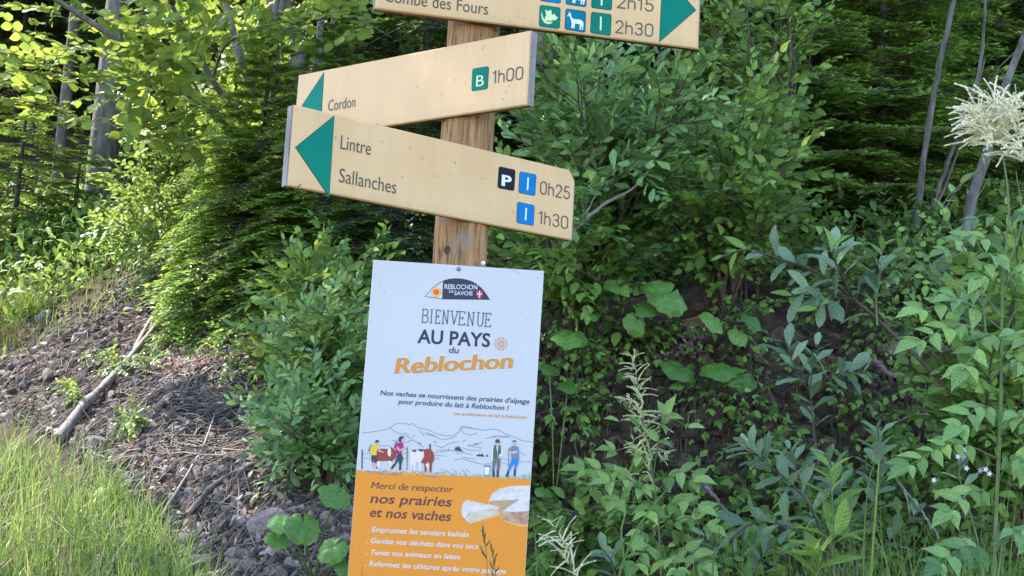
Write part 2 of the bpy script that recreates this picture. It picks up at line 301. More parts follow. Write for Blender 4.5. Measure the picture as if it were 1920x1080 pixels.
def boardmat(name, c, dirt=.5):
    m, ns, ln = mat(name); out = ns.new('ShaderNodeOutputMaterial'); d = ns.new('ShaderNodeBsdfPrincipled'); ln.new(d.outputs[0], out.inputs[0]); d.inputs['Roughness'].default_value = .42; d.inputs['Specular IOR Level'].default_value = .4
    tc = ns.new('ShaderNodeTexCoord'); n1 = ns.new('ShaderNodeTexNoise'); n1.inputs['Scale'].default_value = 5; n1.inputs['Detail'].default_value = 5; ln.new(tc.outputs['Object'], n1.inputs[0])
    a = ns.new('ShaderNodeValToRGB'); a.color_ramp.elements[0].color = (c[0]*.9, c[1]*.86, c[2]*.78, 1); a.color_ramp.elements[1].color = (*c, 1); a.color_ramp.elements[0].position = .3; a.color_ramp.elements[1].position = .65; ln.new(n1.outputs[0], a.inputs[0])
    mp = ns.new('ShaderNodeMapping'); mp.inputs['Scale'].default_value = (1, 1, .45); ln.new(tc.outputs['Object'], mp.inputs[0])
    n2 = ns.new('ShaderNodeTexNoise'); n2.inputs['Scale'].default_value = 85; n2.inputs['Detail'].default_value = 4; ln.new(mp.outputs[0], n2.inputs[0])
    b = ns.new('ShaderNodeValToRGB'); b.color_ramp.elements[0].color = (0, 0, 0, 1); b.color_ramp.elements[1].color = (dirt, dirt, dirt, 1); b.color_ramp.elements[0].position = .69; b.color_ramp.elements[1].position = .76; ln.new(n2.outputs[0], b.inputs[0])
    mx = ns.new('ShaderNodeMix'); mx.data_type = 'RGBA'; ln.new(b.outputs[0], mx.inputs[0]); ln.new(a.outputs[0], mx.inputs[6]); mx.inputs[7].default_value = (c[0]*.5, c[1]*.42, c[2]*.36, 1)
    sp = ns.new('ShaderNodeSeparateXYZ'); ln.new(tc.outputs['Generated'], sp.inputs[0]); st = ns.new('ShaderNodeMapping'); st.inputs['Scale'].default_value = (1, 1, .12); ln.new(tc.outputs['Object'], st.inputs[0])
    n3 = ns.new('ShaderNodeTexNoise'); n3.inputs['Scale'].default_value = 40; n3.inputs['Detail'].default_value = 5; ln.new(st.outputs[0], n3.inputs[0])
    e1 = ns.new('ShaderNodeMapRange'); e1.inputs[1].default_value = .16; e1.inputs[2].default_value = 0; e1.inputs[3].default_value = .0; e1.inputs[4].default_value = .42; ln.new(sp.outputs[2], e1.inputs[0])
    e2_ = ns.new('ShaderNodeMapRange'); e2_.inputs[1].default_value = .46; e2_.inputs[2].default_value = .72; e2_.inputs[3].default_value = 0; e2_.inputs[4].default_value = .8; ln.new(n3.outputs[0], e2_.inputs[0])
    e3 = N(ns, 'ShaderNodeMath', operation='MULTIPLY_ADD'); ln.new(e2_.outputs[0], e3.inputs[0]); e3.inputs[1].default_value = .30; ln.new(e1.outputs[0], e3.inputs[2]); e4 = N(ns, 'ShaderNodeMath', operation='MULTIPLY'); ln.new(e3.outputs[0], e4.inputs[0]); ln.new(n1.outputs[0], e4.inputs[1])
    m2 = ns.new('ShaderNodeMix'); m2.data_type = 'RGBA'; ln.new(e4.outputs[0], m2.inputs[0]); ln.new(mx.outputs[2], m2.inputs[6]); m2.inputs[7].default_value = (.30, .24, .10, 1); ln.new(m2.outputs[2], d.inputs['Base Color'])
    bp = ns.new('ShaderNodeBump'); bp.inputs['Strength'].default_value = .12; bp.inputs['Distance'].default_value = .002; ln.new(n2.outputs[0], bp.inputs['Height']); ln.new(bp.outputs[0], d.inputs['Normal']); return m
M['beige'] = boardmat('beige_board', (.70, .435, .20))
M['core'] = solid('board_core', (.30, .215, .12), .7, c2=(.15, .105, .06), scale=30, bump=.3, stretch=(1, 1, 5))
M['core_grey'] = solid('weathered_board_end', (.34, .29, .27), .8, c2=(.17, .14, .13), scale=40, bump=.4, stretch=(1, 1, .2))
M['arrow'] = solid('green_arrow_paint', (.0, .19, .13), .6, .12, var=.12, scale=8)
M['rim'] = solid('groove_shadow_paint', (.01, .07, .05), .6)
M['ink'] = solid('dark_engraved_paint', (.055, .06, .042), .55)
M['sq_green'] = solid('pictogram_green', (.0, .18, .12), .6, .12, var=.15, scale=10)
M['sq_teal'] = solid('pictogram_teal', (.0, .17, .26), .6, .12, var=.15, scale=10)
M['sq_blue'] = solid('pictogram_blue', (.0, .18, .46), .6, .12, var=.12, scale=10)
M['sq_black'] = solid('pictogram_black', (.012, .012, .02), .6, .12)
M['pict_white'] = solid('pictogram_white', (.72, .74, .72), .5)
M['pict_yellow'] = solid('pictogram_pale_yellow', (.62, .68, .36), .5)
M['screw'] = solid('screw_metal', (.22, .21, .19), .4, metal=.8, var=.5, scale=120)

def box_mb(mb, x0, x1, y0, y1, z0, z1, f, mat=0, bev=0):
    """box in board coordinates; f maps (s, t, n) to the world"""
    P = np.array([(a, b, c) for c in (z0, z1) for b in (y0, y1) for a in (x0, x1)], float)
    mb.add(f(P), [[0, 1, 3, 2], [4, 6, 7, 5], [0, 4, 5, 1], [2, 3, 7, 6], [0, 2, 6, 4], [1, 5, 7, 3]], mat)
class Plane:
    """an upright panel: O origin, S along, T up, N outwards"""
    def __init__(s, O, S, T=(0, 0, 1)):
        s.O = np.array(O, float); s.S = unit(S); s.T = unit(T); s.N = unit(np.cross(s.S, s.T))
    def w(s, P): P = np.asarray(P, float); return s.O+P[..., 0:1]*s.S+P[..., 1:2]*s.T+P[..., 2:3]*s.N
    def p(s, px, py):
        r = rays(px, py); o = np.array([0, 0, EYE]); t = np.dot(s.O-o, s.N)/(r @ s.N); Q = o+r*t[..., None]-s.O if np.ndim(t) else o+r*t-s.O
        return np.stack([Q @ s.S, Q @ s.T], -1)
def poly_obj(name, plane, pts, z, material, parent, th=.0006, px=True, label=None):
    """a filled flat outline with real thickness, standing z proud of its panel"""
    import bmesh
    P = plane.p(*np.array(pts, float).T) if px else np.array(pts, float)
    bm = bmesh.new(); f = lambda q, zz: Vector(plane.w(np.array([q[0], q[1], zz])))
    a = [bm.verts.new(f(q, z+th)) for q in P]; b = [bm.verts.new(f(q, z)) for q in P]; n = len(P)
    face = bm.faces.new(a)
    for i in range(n): bm.faces.new((a[i], b[i], b[(i+1) % n], a[(i+1) % n]))
    bmesh.ops.recalc_face_normals(bm, faces=bm.faces)
    bmesh.ops.triangulate(bm, faces=[face])
    me = bpy.data.meshes.new(name); bm.to_mesh(me); bm.free(); me.materials.append(material); 
    return link(name, me, parent, label=label)
def line_mb(mb, plane, pts, wpx, z, px=True):
    """a pen line as narrow strips"""
    P = plane.p(*np.array(pts, float).T) if px else np.array(pts, float)
    hw = wpx/2/F*3.2
    for a, b in zip(P[:-1], P[1:]):
        d = b-a; L = np.linalg.norm(d)
        if L < 1e-6: continue
        d = d/L; n = np.array([-d[1], d[0]])*hw; a_ = a-d*hw*.6; b_ = b+d*hw*.6
        Q = np.array([a_-n, b_-n, b_+n, a_+n]); mb.add(plane.w(np.column_stack([Q, np.full(4, z+rng.uniform(0, .0002))])), [[0, 1, 2, 3]])
_fc = {}
def text_mesh(s, offset=0.0, spacing=1.0):
    key = (s, offset, spacing)
    if key in _fc: return _fc[key]
    cu = bpy.data.curves.new('txt', 'FONT'); cu.body = s; cu.size = 1; cu.offset = offset; cu.space_character = spacing; cu.resolution_u = 4; cu.dimensions = '2D'; cu.fill_mode = 'FRONT'
    o = bpy.data.objects.new('txt', cu); COL.objects.link(o); dg = bpy.context.evaluated_depsgraph_get(); me = o.evaluated_get(dg).to_mesh()
    V = np.array([v.co[:2] for v in me.vertices]); T = []; me.calc_loop_triangles(); T = [list(t.vertices) for t in me.loop_triangles]
    bpy.data.objects.remove(o); bpy.data.curves.remove(cu); _fc[key] = (V, T); return V, T
CAP = None
def text(name, plane, s, a, b, cap, z, material, parent, offset=0, shear=0, spacing=1.0, bold_x=0, label=None):
    """lettering from baseline start a to baseline end b (image points), capital height cap in metres"""
    global CAP
    if CAP is None: CAP = text_mesh('H')[0][:, 1].max()
    V, T = text_mesh(s, offset, spacing); A = plane.p(*a); B = plane.p(*b)
    x0, x1 = V[:, 0].min(), V[:, 0].max(); L = np.linalg.norm(B-A); e = (B-A)/L; up = np.array([-e[1], e[0]]) if name != 'x' else np.array([0, 1.])
    up = unit(up*.5+np.array([0, 1.])*.5)
    mb = MB()
    for k_ in ([0] if not bold_x else np.linspace(-bold_x, bold_x, 3)):
        q = A+((V[:, :1]-x0)/(x1-x0)*L+k_)*e+(V[:, 1:2]/CAP*cap)*up+shear*(V[:, 1:2]/CAP*cap)*e
        mb.add(plane.w(np.column_stack([q, np.full(len(q), z+(k_+bold_x)*.15)])), T)
    return link(name, mb.mesh(name, material, False), parent, label=label)

def arc(cx, cy_, rx, ry, a0, a1, n=9): return [(cx+rx*math.cos(R(a)), cy_+ry*math.sin(R(a))) for a in np.linspace(a0, a1, n)]
DIG = {'0': (.62, [arc(.31, .75, .31, .25, 0, 180)+arc(.31, .25, .31, .25, 180, 360)+[(.62, .75)]]), '1': (.30, [[(0, .80), (.14, .86), (.24, 1), (.24, 0)]]),
 '2': (.62, [arc(.31, .73, .30, .27, 170, -30, 10)+[(.33, .32), (.02, .0), (.62, .0)]]), '3': (.62, [arc(.31, .76, .28, .24, 165, -75, 9)+[(.22, .53)], [(.22, .53)]+arc(.31, .265, .31, .265, 80, -165, 10)]),
 '5': (.62, [[(.56, 1), (.13, 1), (.06, .54)]+arc(.30, .31, .32, .31, 130, -160, 11)]), 'h': (.52, [[(0, 0), (0, 1)], [(0, .48)]+arc(.26, .46, .26, .22, 160, 0, 7)+[(.52, 0)]])}
def digits(plane, s, a, b, cap, z, material, parent, wd=.0034, gap=.27):
    A = plane.p(*a); B = plane.p(*b); L = np.linalg.norm(B-A); e = (B-A)/L; tot = sum(DIG[c][0] for c in s)+gap*(len(s)-1); sx = L/tot; mb = MB(); x = 0
    for c in s:
        wc, sts = DIG[c]
        for st in sts:
            q = [A+e*(x+p_[0])*sx+np.array([0, 1.])*p_[1]*cap for p_ in st]; line_mb(mb, plane, q, wd/3.2*F, z, px=False)
        x += wc+gap
    return own(link('walking_time', mb.mesh('walking_time', material, False), parent))
post_c = V3(866, 440, 3.30); PR = .0725; PX, PY = post_c.x, post_c.y
sign = thing('signpost', 'tall round wooden post carrying three beige direction boards with green arrows', 'signpost', (PX, PY, float(hz(PX, PY))-.02))
LO = Vector(sign.location)
def own(o, loc=None):
    """keep world placement of a mesh made in world coordinates under a placed parent"""
    p = o.parent; l = Vector((0, 0, 0))
    while p is not None: l += p.location; p = p.parent
    o.location = o.location-l; return o
zs = np.linspace(LO.z-.3, 3.25, 60); th = np.arange(28)*2*np.pi/28; mb = MB()
ring = []
for z in zs:
    rr = PR*(1+.02*np.sin(3*th+z*2)+.012*np.sin(7*th+z*5)+.01*rng.normal(size=28)*.5)
    for c0, wd, dp in ((-1.45, .09, .006), (-1.9, .05, .004), (-2.4, .05, .004)):   # drying cracks
        dd = (th-2*np.pi-c0+np.pi) % (2*np.pi)-np.pi; rr = rr-dp*np.exp(-(dd/wd)**2)
    ring.append(np.stack([PX+rr*np.cos(th), PY+rr*np.sin(th), np.full(28, z)], 1))
P = np.array(ring).reshape(-1, 3); i = np.arange(59)[:, None]*28; j = np.arange(28)[None]; j2 = (j+1) % 28
mb.add(P, np.stack([i+j, i+j2, i+28+j2, i+28+j], -1).reshape(-1, 4)); mb.add(np.vstack([[PX, PY, 3.262], P[-28:]]), [[0, 1+a, 1+(a+1) % 28] for a in range(28)])
own(link('post', mb.mesh('post', M['post']), sign))
kp = at(838, 468, 3.232); mb = MB(); ang = np.linspace(0, 2*np.pi, 19)
for rk in (.0085, .0055): mb.tube(np.stack([kp[0]+rk*np.cos(ang)*.85, np.full(19, kp[1])+.003*np.abs(np.cos(ang)), kp[2]+rk*np.sin(ang)*1.15], 1), .0016, 6, cap=False)
mb.tube([[kp[0], kp[1]-.002, kp[2]], [kp[0], kp[1]+.012, kp[2]]], [.0035, .006], 10)
own(link('knot', mb.mesh('knot', solid('knot_wood', (.16, .09, .07), .8, c2=(.05, .03, .025), scale=90)), sign))

def board(L, Rr, edge, D, side_px):
    """board whose front face passes the post at distance D, seen with its top or bottom edge from L to Rr; sub-pieces follow"""
    best = None
    for dL in np.linspace(2.2, 4.2, 2001):
        A = at(*L, dL); r = rays(*Rr); r = r/r[1]; dR = (A[2]-EYE)/r[2]
        if dR < 0: continue
        B = r*dR+np.array([0, 0, EYE]); rc = rays(866, 300); rc = rc/rc[1]
        # depth where the board plane crosses the post axis direction
        S = B-A; t = (PX-A[0])/(S[0]+1e-9); dc = A[1]+S[1]*t; e = abs(dc-D)
        if best is None or e < best[0]: best = (e, A, B, dL, dR)
    return best[1], best[2]
def make_board(L, Rr, edge, D, H, label, chip=False):
    A, B = board(L, Rr, edge, D, None); S = B-A; Ln = np.linalg.norm(S)
    if edge == 'top': A = A-np.array([0, 0, H])
    pl = Plane(A, S); bd = thing('direction_board', '', '', (0, 0, 0)); del bd['category']; bd['label'] = label; bd.parent = sign; bd.location = -LO
    th_ = .026; c = .0035
    mb = MB()    # front laminate with bevelled edge
    out_ = [(0, 0), (Ln, 0), (Ln, H), (0, H)]
    if chip: out_ = [(0, 0), (Ln, 0), (Ln, H-.028), (Ln-.012, H-.012), (Ln-.022, H), (0, H)]
    o = np.array(out_); cen = o.mean(0); inn = o+np.sign(cen-o)*c; n = len(o)
    V = np.vstack([np.column_stack([inn, np.zeros(n)]), np.column_stack([o, np.full(n, -.003)]), np.column_stack([o, np.full(n, -.007)])])
    mb.add(pl.w(V), [[a+k*n, (a+1) % n+k*n, (a+1) % n+(k+1)*n, a+(k+1)*n] for k in (0, 1) for a in range(n)])
    mb.add(pl.w(V[:n]), [[0, a, a+1] for a in range(1, n-1)])
    own(link('face_plate', mb.mesh('face_plate', M['beige'], False), bd))
    mb = MB(); box_mb(mb, .002, Ln-.002, .002, H-.002, -th_, -.0072, pl.w, 0); own(link('core', mb.mesh('core', M['core'], False), bd))
    for x0, x1 in ((-.003, .0015), (Ln-.0015, Ln+.003)):
        mb = MB(); box_mb(mb, x0, x1, .001, H-.001-(.03 if chip and x1 > .1 else 0), -th_-.001, -.0035, pl.w, 0); own(link('end_strip', mb.mesh('end_strip', M['core_grey'], False), bd))
    print('board', label[:30], 'len', round(Ln, 3), 'A', A.round(2), 'B', B.round(2)); return bd, pl, Ln
def P_obj(*a, **k): return own(poly_obj(*a, **k))
def T_obj(*a, **k): return own(text(*a, **k))
def arrow(bd, pl, tri):
    t = np.array(tri, float); c = t.mean(0); P_obj('arrow_groove', pl, c+(t-c)*1.045, .0002, M['rim'], bd, th=.0004); P_obj('arrow', pl, t, .0008, M['arrow'], bd, th=.0006)  # flat dark outline painted as the shadow of an engraved edge
def square(bd, pl, q, material, groove=True):
    q = np.array(q, float); c = q.mean(0); r_ = []
    for i_ in range(4):          # rounded corners
        p0, p1, p2 = q[i_-1], q[i_], q[(i_+1) % 4]; r_ += [p1+(p0-p1)*.1, p1+(p0-p1)*.03+(p2-p1)*.03, p1+(p2-p1)*.1]
    r_ = np.array(r_)
    P_obj('pictogram_groove', pl, c+(r_-c)*1.06, .0002, M['rim'], bd, th=.0004); return P_obj('pictogram', pl, r_, .0008, material, bd, th=.0006)  # dark surround under the square: groove shadow put into colour
def Q(s, x0, y0): return lambda pts: [(x0+x/s, y0+y/s) for x, y in pts]
D0 = PY-PR-.030
# lowest board
bd, pl, Ln = make_board((551.7, 196), (1079, 321), 'top', D0, .2, 'lowest direction board pointing left to Lintre and Sallanches', True)
z_t = .0012
q2 = Q(3, 520, 120)
arrow(bd, pl, q2([(318, 297), (105, 470), (290, 742)]))
T_obj('place_name', pl, 'Lintre', (638, 279), (694.5, 291), .0345, z_t, M['ink'], bd, offset=-.004)
T_obj('place_name', pl, 'Sallanches', (635, 341), (742, 363.5), .0345, z_t, M['ink'], bd, offset=-.004)
digits(pl, '0h25', (1013, 362.6), (1067, 373.5), .034, z_t, M['ink'], bd)
digits(pl, '1h30', (1010, 418.3), (1063.5, 429), .034, z_t, M['ink'], bd)
square(bd, pl, q2([(1247, 578), (1337, 598), (1330, 712), (1240, 695)]), M['sq_black'])
T_obj('pictogram_symbol', pl, 'P', q2([(1260, 683)])[0], q2([(1312, 693)])[0], .029, .0018, M['pict_white'], bd, offset=.02, bold_x=.001)
for s_ in ([(1365, 607), (1455, 625), (1448, 740), (1358, 722)], [(1352, 778), (1445, 797), (1438, 908), (1347, 890)]):
    square(bd, pl, q2(s_), M['sq_blue']); a = np.array(s_, float); t_ = (a[0]+a[1])/2; b_ = (a[2]+a[3])/2
    P_obj('pictogram_symbol', pl, q2([t_+(b_-t_)*.2+(-4, -1), t_+(b_-t_)*.2+(4, 1), t_+(b_-t_)*.82+(4, 1), t_+(b_-t_)*.82+(-4, -1)]), .0018, M['pict_white'], bd)
mb = MB(); line_mb(mb, pl, q2([(103, 700), (118, 690), (131, 677)]), 2.2, .0006); line_mb(mb, pl, q2([(325, 405), (330, 425)]), 1.2, .0006)
for x_, y_ in ((812, 540), (885, 635), (745, 480), (1000, 560), (1150, 650), (700, 640), (555, 343), (570, 347)): line_mb(mb, pl, q2([(x_, y_), (x_+3, y_-9)]), 1.3, .0006)
own(link('scratch', mb.mesh('scratch', solid('scratch', (.22, .12, .07), .8), False), bd))
# middle board
bd, pl, Ln = make_board((559.3, 140.7), (994.7, 56.7), 'top', D0, .2, 'middle direction board pointing left to Cordon')
q1 = Q(2.8235, 660, 0)
arrow(bd, pl, [(607.3, 137.3), (567, 198), (599.5, 262)])
T_obj('place_name', pl, 'Cordon', (615, 208.6), (665.7, 200.3), .033, z_t, M['ink'], bd, offset=-.004)
digits(pl, '1h00', (924, 156), (979.5, 148), .033, z_t, M['ink'], bd)
square(bd, pl, q1([(640, 367), (723, 353), (717, 468), (635, 480)]), M['sq_green'])
T_obj('pictogram_symbol', pl, 'B', q1([(658, 460)])[0], q1([(699, 454)])[0], .030, .0018, M['pict_yellow'], bd, offset=-.002)
mb = MB()
for x_, y_ in ((345, 465), (590, 605), (607, 603), (815, 490), (830, 460), (700, 250), (690, 265), (540, 430), (470, 500), (800, 530)): line_mb(mb, pl, q1([(x_, y_), (x_+3, y_-10)]), 1.3, .0006)
own(link('scratch', mb.mesh('scratch', M['screw'], False), bd))
# top board
bd, pl, Ln = make_board((703, 16), (1309, 92), 'bottom', D0, .2, 'top direction board pointing right to Combe des Fours')
arrow(bd, pl, [(1243, -52), (1303.5, 19), (1236.8, 77)])
T_obj('place_name', pl, 'Combe des Fours', (720.5, 2.5), (914.5, 28), .0335, z_t, M['ink'], bd, offset=-.004)
digits(pl, '2h30', (1154, 61), (1223, 68.5), .0345, z_t, M['ink'], bd)
digits(pl, '2h15', (1157, 14), (1224, 21.5), .0345, z_t, M['ink'], bd)
q3 = Q(5.647, 990, 0)
square(bd, pl, q3([(130, 57), (340, 85), (330, 302), (120, 275)]), M['sq_green']); square(bd, pl, q3([(403, 95), (608, 125), (602, 340), (392, 308)]), M['sq_teal'])
square(bd, pl, q3([(675, 130), (880, 157), (870, 375), (662, 345)]), M['sq_green'])
square(bd, pl, q3([(140, -200), (350, -175), (343, 33), (132, 5)]), M['sq_blue']); square(bd, pl, q3([(412, -165), (620, -140), (612, 70), (404, 42)]), M['sq_teal']); square(bd, pl, q3([(682, -130), (890, -100), (882, 105), (674, 78)]), M['sq_green'])
P_obj('pictogram_symbol', pl, q3([(760, 178), (778, 180), (775, 325), (757, 323)]), .0018, M['pict_yellow'], bd); P_obj('pictogram_symbol', pl, q3([(772, -80), (790, -78), (785, 62), (767, 60)]), .0018, M['pict_yellow'], bd)
P_obj('pictogram_symbol', pl, q3([(435, 122), (442, 140), (452, 150), (458, 185), (480, 205), (540, 210), (575, 225), (585, 250), (578, 318), (566, 320), (570, 285), (560, 275), (556, 316), (543, 316), (548, 262), (520, 255), (495, 250), (490, 304), (478, 304), (476, 262), (470, 300), (456, 300), (462, 250), (450, 205), (436, 172), (414, 175), (416, 168), (430, 148)]), .0018, M['pict_white'], bd)
P_obj('pictogram_symbol', pl, q3([(478, -40), (590, -20), (600, 10), (590, 52), (578, 50), (580, 12), (572, 10), (566, 50), (553, 48), (560, 8), (500, 0), (498, 38), (486, 38), (486, 4), (478, 34), (466, 32)]), .0018, M['pict_white'], bd)
P_obj('pictogram_symbol', pl, q3([(143, 125), (152, 165), (165, 205), (200, 232), (235, 235), (262, 232), (245, 252), (205, 258), (168, 240), (145, 200), (138, 160)]), .0018, M['pict_yellow'], bd)
P_obj('pictogram_symbol', pl, q3([(180, 102), (205, 120), (245, 108), (250, 160), (285, 150), (290, 175), (315, 185), (290, 220), (262, 215), (240, 225), (172, 218), (180, 180), (192, 170), (186, 140)]), .0018, M['pict_yellow'], bd)
mb = MB()
for x_, y_ in ((880, 90), (905, 100), (955, 130), (1105, 110), (830, 120), (760, 90), (900, 60)): line_mb(mb, pl, q1([(x_, y_), (x_+2, y_-7)]), 1.2, .0006)
own(link('scratch', mb.mesh('scratch', M['screw'], False), bd))

# ------------------------------------------------------------------ information panel
M['panel'] = solid('white_panel', (.53, .505, .50), .38, .45, var=.04, scale=3)
M['orange'] = solid('orange_print', (.76, .27, .035), .55, .15, var=.05, scale=5)
M['navy'] = solid('navy_print', (.018, .02, .045), .5); M['ink2'] = solid('slate_print', (.05, .06, .10), .5)
M['brown_ink'] = solid('brown_print', (.12, .035, .03), .5); M['white_ink'] = solid('white_print', (.6, .58, .57), .5)
M['orange2'] = solid('orange_letter_print', (.6, .235, .03), .5); M['pen'] = solid('pen_line', (.09, .12, .22), .6)
DP = PY-PR-.008
A = at(700, 487, DP); B = at(1020, 508, DP); S_ = unit(B-A); PW = np.linalg.norm(B-A); PH = 1.0
T_ = unit(np.cross(unit(np.cross(S_, [0, 0, 1.])), S_)); A = A-T_*PH; pl = Plane(A, S_, T_); print('panel', PW, A, B)
panel = thing('information_panel', 'white and orange welcome panel about cows and cheese screwed to the post', 'information panel', tuple(A))
mb = MB(); c = .0015
V = [(c, c, 0), (PW-c, c, 0), (PW-c, PH-c, 0), (c, PH-c, 0), (0, 0, -.001), (PW, 0, -.001), (PW, PH, -.001), (0, PH, -.001), (0, 0, -.005), (PW, 0, -.005), (PW, PH, -.005), (0, PH, -.005)]
mb.add(pl.w(np.array(V, float)), [[0, 1, 2, 3], [8, 11, 10, 9]]+[[a+k*4, (a+1) % 4+k*4, (a+1) % 4+k*4+4, a+k*4+4] for k in (0, 1) for a in range(4)])
own(link('panel_sheet', mb.mesh('panel_sheet', M['panel'], False), panel))
q3 = Q(4.5, 680, 480); q4 = Q(5.3333, 660, 710); q5 = Q(5.0526, 640, 880)
def pp(name, pts, z, m_, parent=panel, **k): return P_obj(name, pl, pts, z, m_, parent, th=.0003, **k)
# orange lower field; its top edge is the drawn path
top = pl.p(*np.array(q4([(62, 912), (170, 925), (300, 925), (430, 930), (560, 940), (680, 950), (760, 958), (900, 962), (1100, 972), (1300, 982), (1500, 992), (1700, 1002), (1806, 1008)])).T)
pts = [(0.0006, .0006), (PW-.0006, .0006), (PW-.0006, top[-1][1])]+[tuple(t) for t in top[::-1][1:-1]]+[(0.0006, top[0][1])]
pp('orange_field', pts, .0003, M['orange'], px=False)
# logo
logo = pp('logo', q3([(522, 343), (540, 322), (560, 300), (590, 268), (620, 245), (652, 222), (685, 205), (735, 192), (780, 188), (830, 190), (875, 198), (920, 212), (958, 233), (990, 258), (1020, 288), (1045, 322), (1075, 370), (980, 368), (850, 368), (675, 365), (600, 354)]), .0003, M['navy'])
pp('logo_field', q3([(530, 341), (563, 303), (592, 273), (622, 250), (654, 228), (678, 214), (670, 360), (605, 350)]), .0008, M['panel'], logo)
def disc(name, cx, cy_, r_, z, m_, parent, q=q3, sx=1):
    a = np.linspace(0, 2*np.pi, 22, endpoint=False); return pp(name, q([(cx+r_*sx*math.cos(t), cy_+r_*math.sin(t)) for t in a]), z, m_, parent)
disc('seal', 622, 305, 42, .0012, solid('seal_orange', (.85, .36, .03), .5), logo); disc('seal', 622, 305, 33, .0016, solid('seal_yellow', (.8, .6, .2), .5), logo); disc('seal', 622, 305, 27, .002, solid('seal_red', (.72, .10, .01), .5), logo)
T_obj('logo_lettering', pl, 'REBLOCHON', q3([(690, 278)])[0], q3([(966, 284)])[0], .0125, .0014, M['white_ink'], logo, offset=.012); T_obj('logo_lettering', pl, 'DE', q3([(728, 310)])[0], q3([(766, 312)])[0], .0065, .0014, M['white_ink'], logo, offset=.01); T_obj('logo_lettering', pl, 'SAVOIE', q3([(773, 330)])[0], q3([(928, 333)])[0], .0105, .0014, M['white_ink'], logo, offset=.012)
pp('shield', q3([(960, 295), (985, 290), (1012, 300), (1010, 330), (1000, 350), (985, 363), (968, 348), (960, 325)]), .0012, solid('shield_red', (.6, .03, .04), .5), logo)
pp('shield_cross', q3([(981, 294), (991, 294), (990, 316), (1008, 318), (1007, 328), (990, 327), (988, 358), (982, 358), (981, 327), (962, 325), (962, 315), (981, 316)]), .0016, M['white_ink'], logo)
# thin slab-serif BIENVENUE drawn with strokes
mb = MB(); word = 'BIENVENUE'; xs = [(498, 552), (566, 588), (610, 652), (668, 722), (738, 800), (806, 860), (878, 938), (960, 1020), (1028, 1080)]
G = {'B': [[(0.1, 0), (0.1, 1)], [(0, 1), (.6, 1), (.85, .88), (.85, .66), (.6, .54), (.1, .54)], [(.6, .54), (.95, .4), (.95, .14), (.65, 0), (0, 0)]],
 'I': [[(.5, 0), (.5, 1)], [(.1, 0), (.9, 0)], [(.1, 1), (.9, 1)]], 'E': [[(.15, 0), (.15, 1)], [(0, 1), (.9, 1), (.9, .86)], [(.15, .52), (.65, .52)], [(.65, .42), (.65, .62)], [(0, 0), (.95, 0), (.95, .16)]],
 'N': [[(.15, 0), (.15, 1)], [(0, 0), (.32, 0)], [(0, 1), (.15, 1), (.85, 0), (.85, 1)], [(.68, 1), (1, 1)]], 'V': [[(.1, 1), (.5, 0), (.9, 1)], [(-.05, 1), (.28, 1)], [(.72, 1), (1.05, 1)]],
 'U': [[(.15, 1), (.15, .2), (.3, .03), (.5, 0), (.7, .03), (.85, .2), (.85, 1)], [(0, 1), (.32, 1)], [(.68, 1), (1, 1)]]}
for ch, (x0, x1) in zip(word, xs):
    yb = 560+(x0-498)*.0655; H_ = 112
    for st in G[ch]: line_mb(mb, pl, q3([(x0+(x1-x0)*a+b*8, yb+(a*(x1-x0))*.0655-b*H_) for a, b in st]), 1.75, .0006)
own(link('heading_lettering', mb.mesh('heading_lettering', M['ink2'], False), panel))
T_obj('heading_lettering', pl, 'AU PAYS', q3([(460, 731)])[0], q3([(1072, 767)])[0], .0345, .0006, M['navy'], panel, offset=.022)
T_obj('heading_lettering', pl, 'du', q3([(722, 815)])[0], q3([(806, 822)])[0], .0155, .0006, M['ink2'], panel, offset=.02, shear=.2)
T_obj('title_outline', pl, 'Reblochon', q3([(264, 1000)])[0], q3([(1262, 952)])[0], .0425, .0004, M['white_ink'], panel, offset=.055, shear=.16, bold_x=.0015)
T_obj('title_lettering', pl, 'Reblochon', q3([(273, 992)])[0], q3([(1255, 946)])[0], .0395, .0012, M['orange2'], panel, offset=.012, shear=.16, bold_x=.0019)
mb = MB()
for k_ in range(10):
    a = k_*2*math.pi/10; c_ = np.array([1167, 742]); e = np.array([math.cos(a), math.sin(a)]); n_ = np.array([-e[1], e[0]])
    line_mb(mb, pl, q3([c_+e*14, c_+e*34+n_*11, c_+e*50+n_*9, c_+e*57, c_+e*50-n_*9, c_+e*34-n_*11, c_+e*14]), .9, .0006)
own(link('daisy_print', mb.mesh('daisy_print', solid('daisy_line', (.62, .22, .05), .5), False), panel))
T_obj('slogan_lettering', pl, "Nos vaches se nourrissent des prairies d'alpage", q4([(280, 163)])[0], q4([(1772, 252)])[0], .0122, .0006, M['ink2'], panel, offset=.02, shear=.2)
T_obj('slogan_lettering', pl, 'pour produire du lait à Reblochon !', q4([(462, 250)])[0], q4([(1560, 316)])[0], .0122, .0006, M['ink2'], panel, offset=.02, shear=.2)
T_obj('signature_lettering', pl, 'Les producteurs de lait à Reblochon', q4([(1015, 362)])[0], q4([(1743, 402)])[0], .008, .0006, M['orange2'], panel, offset=.015, shear=.2)
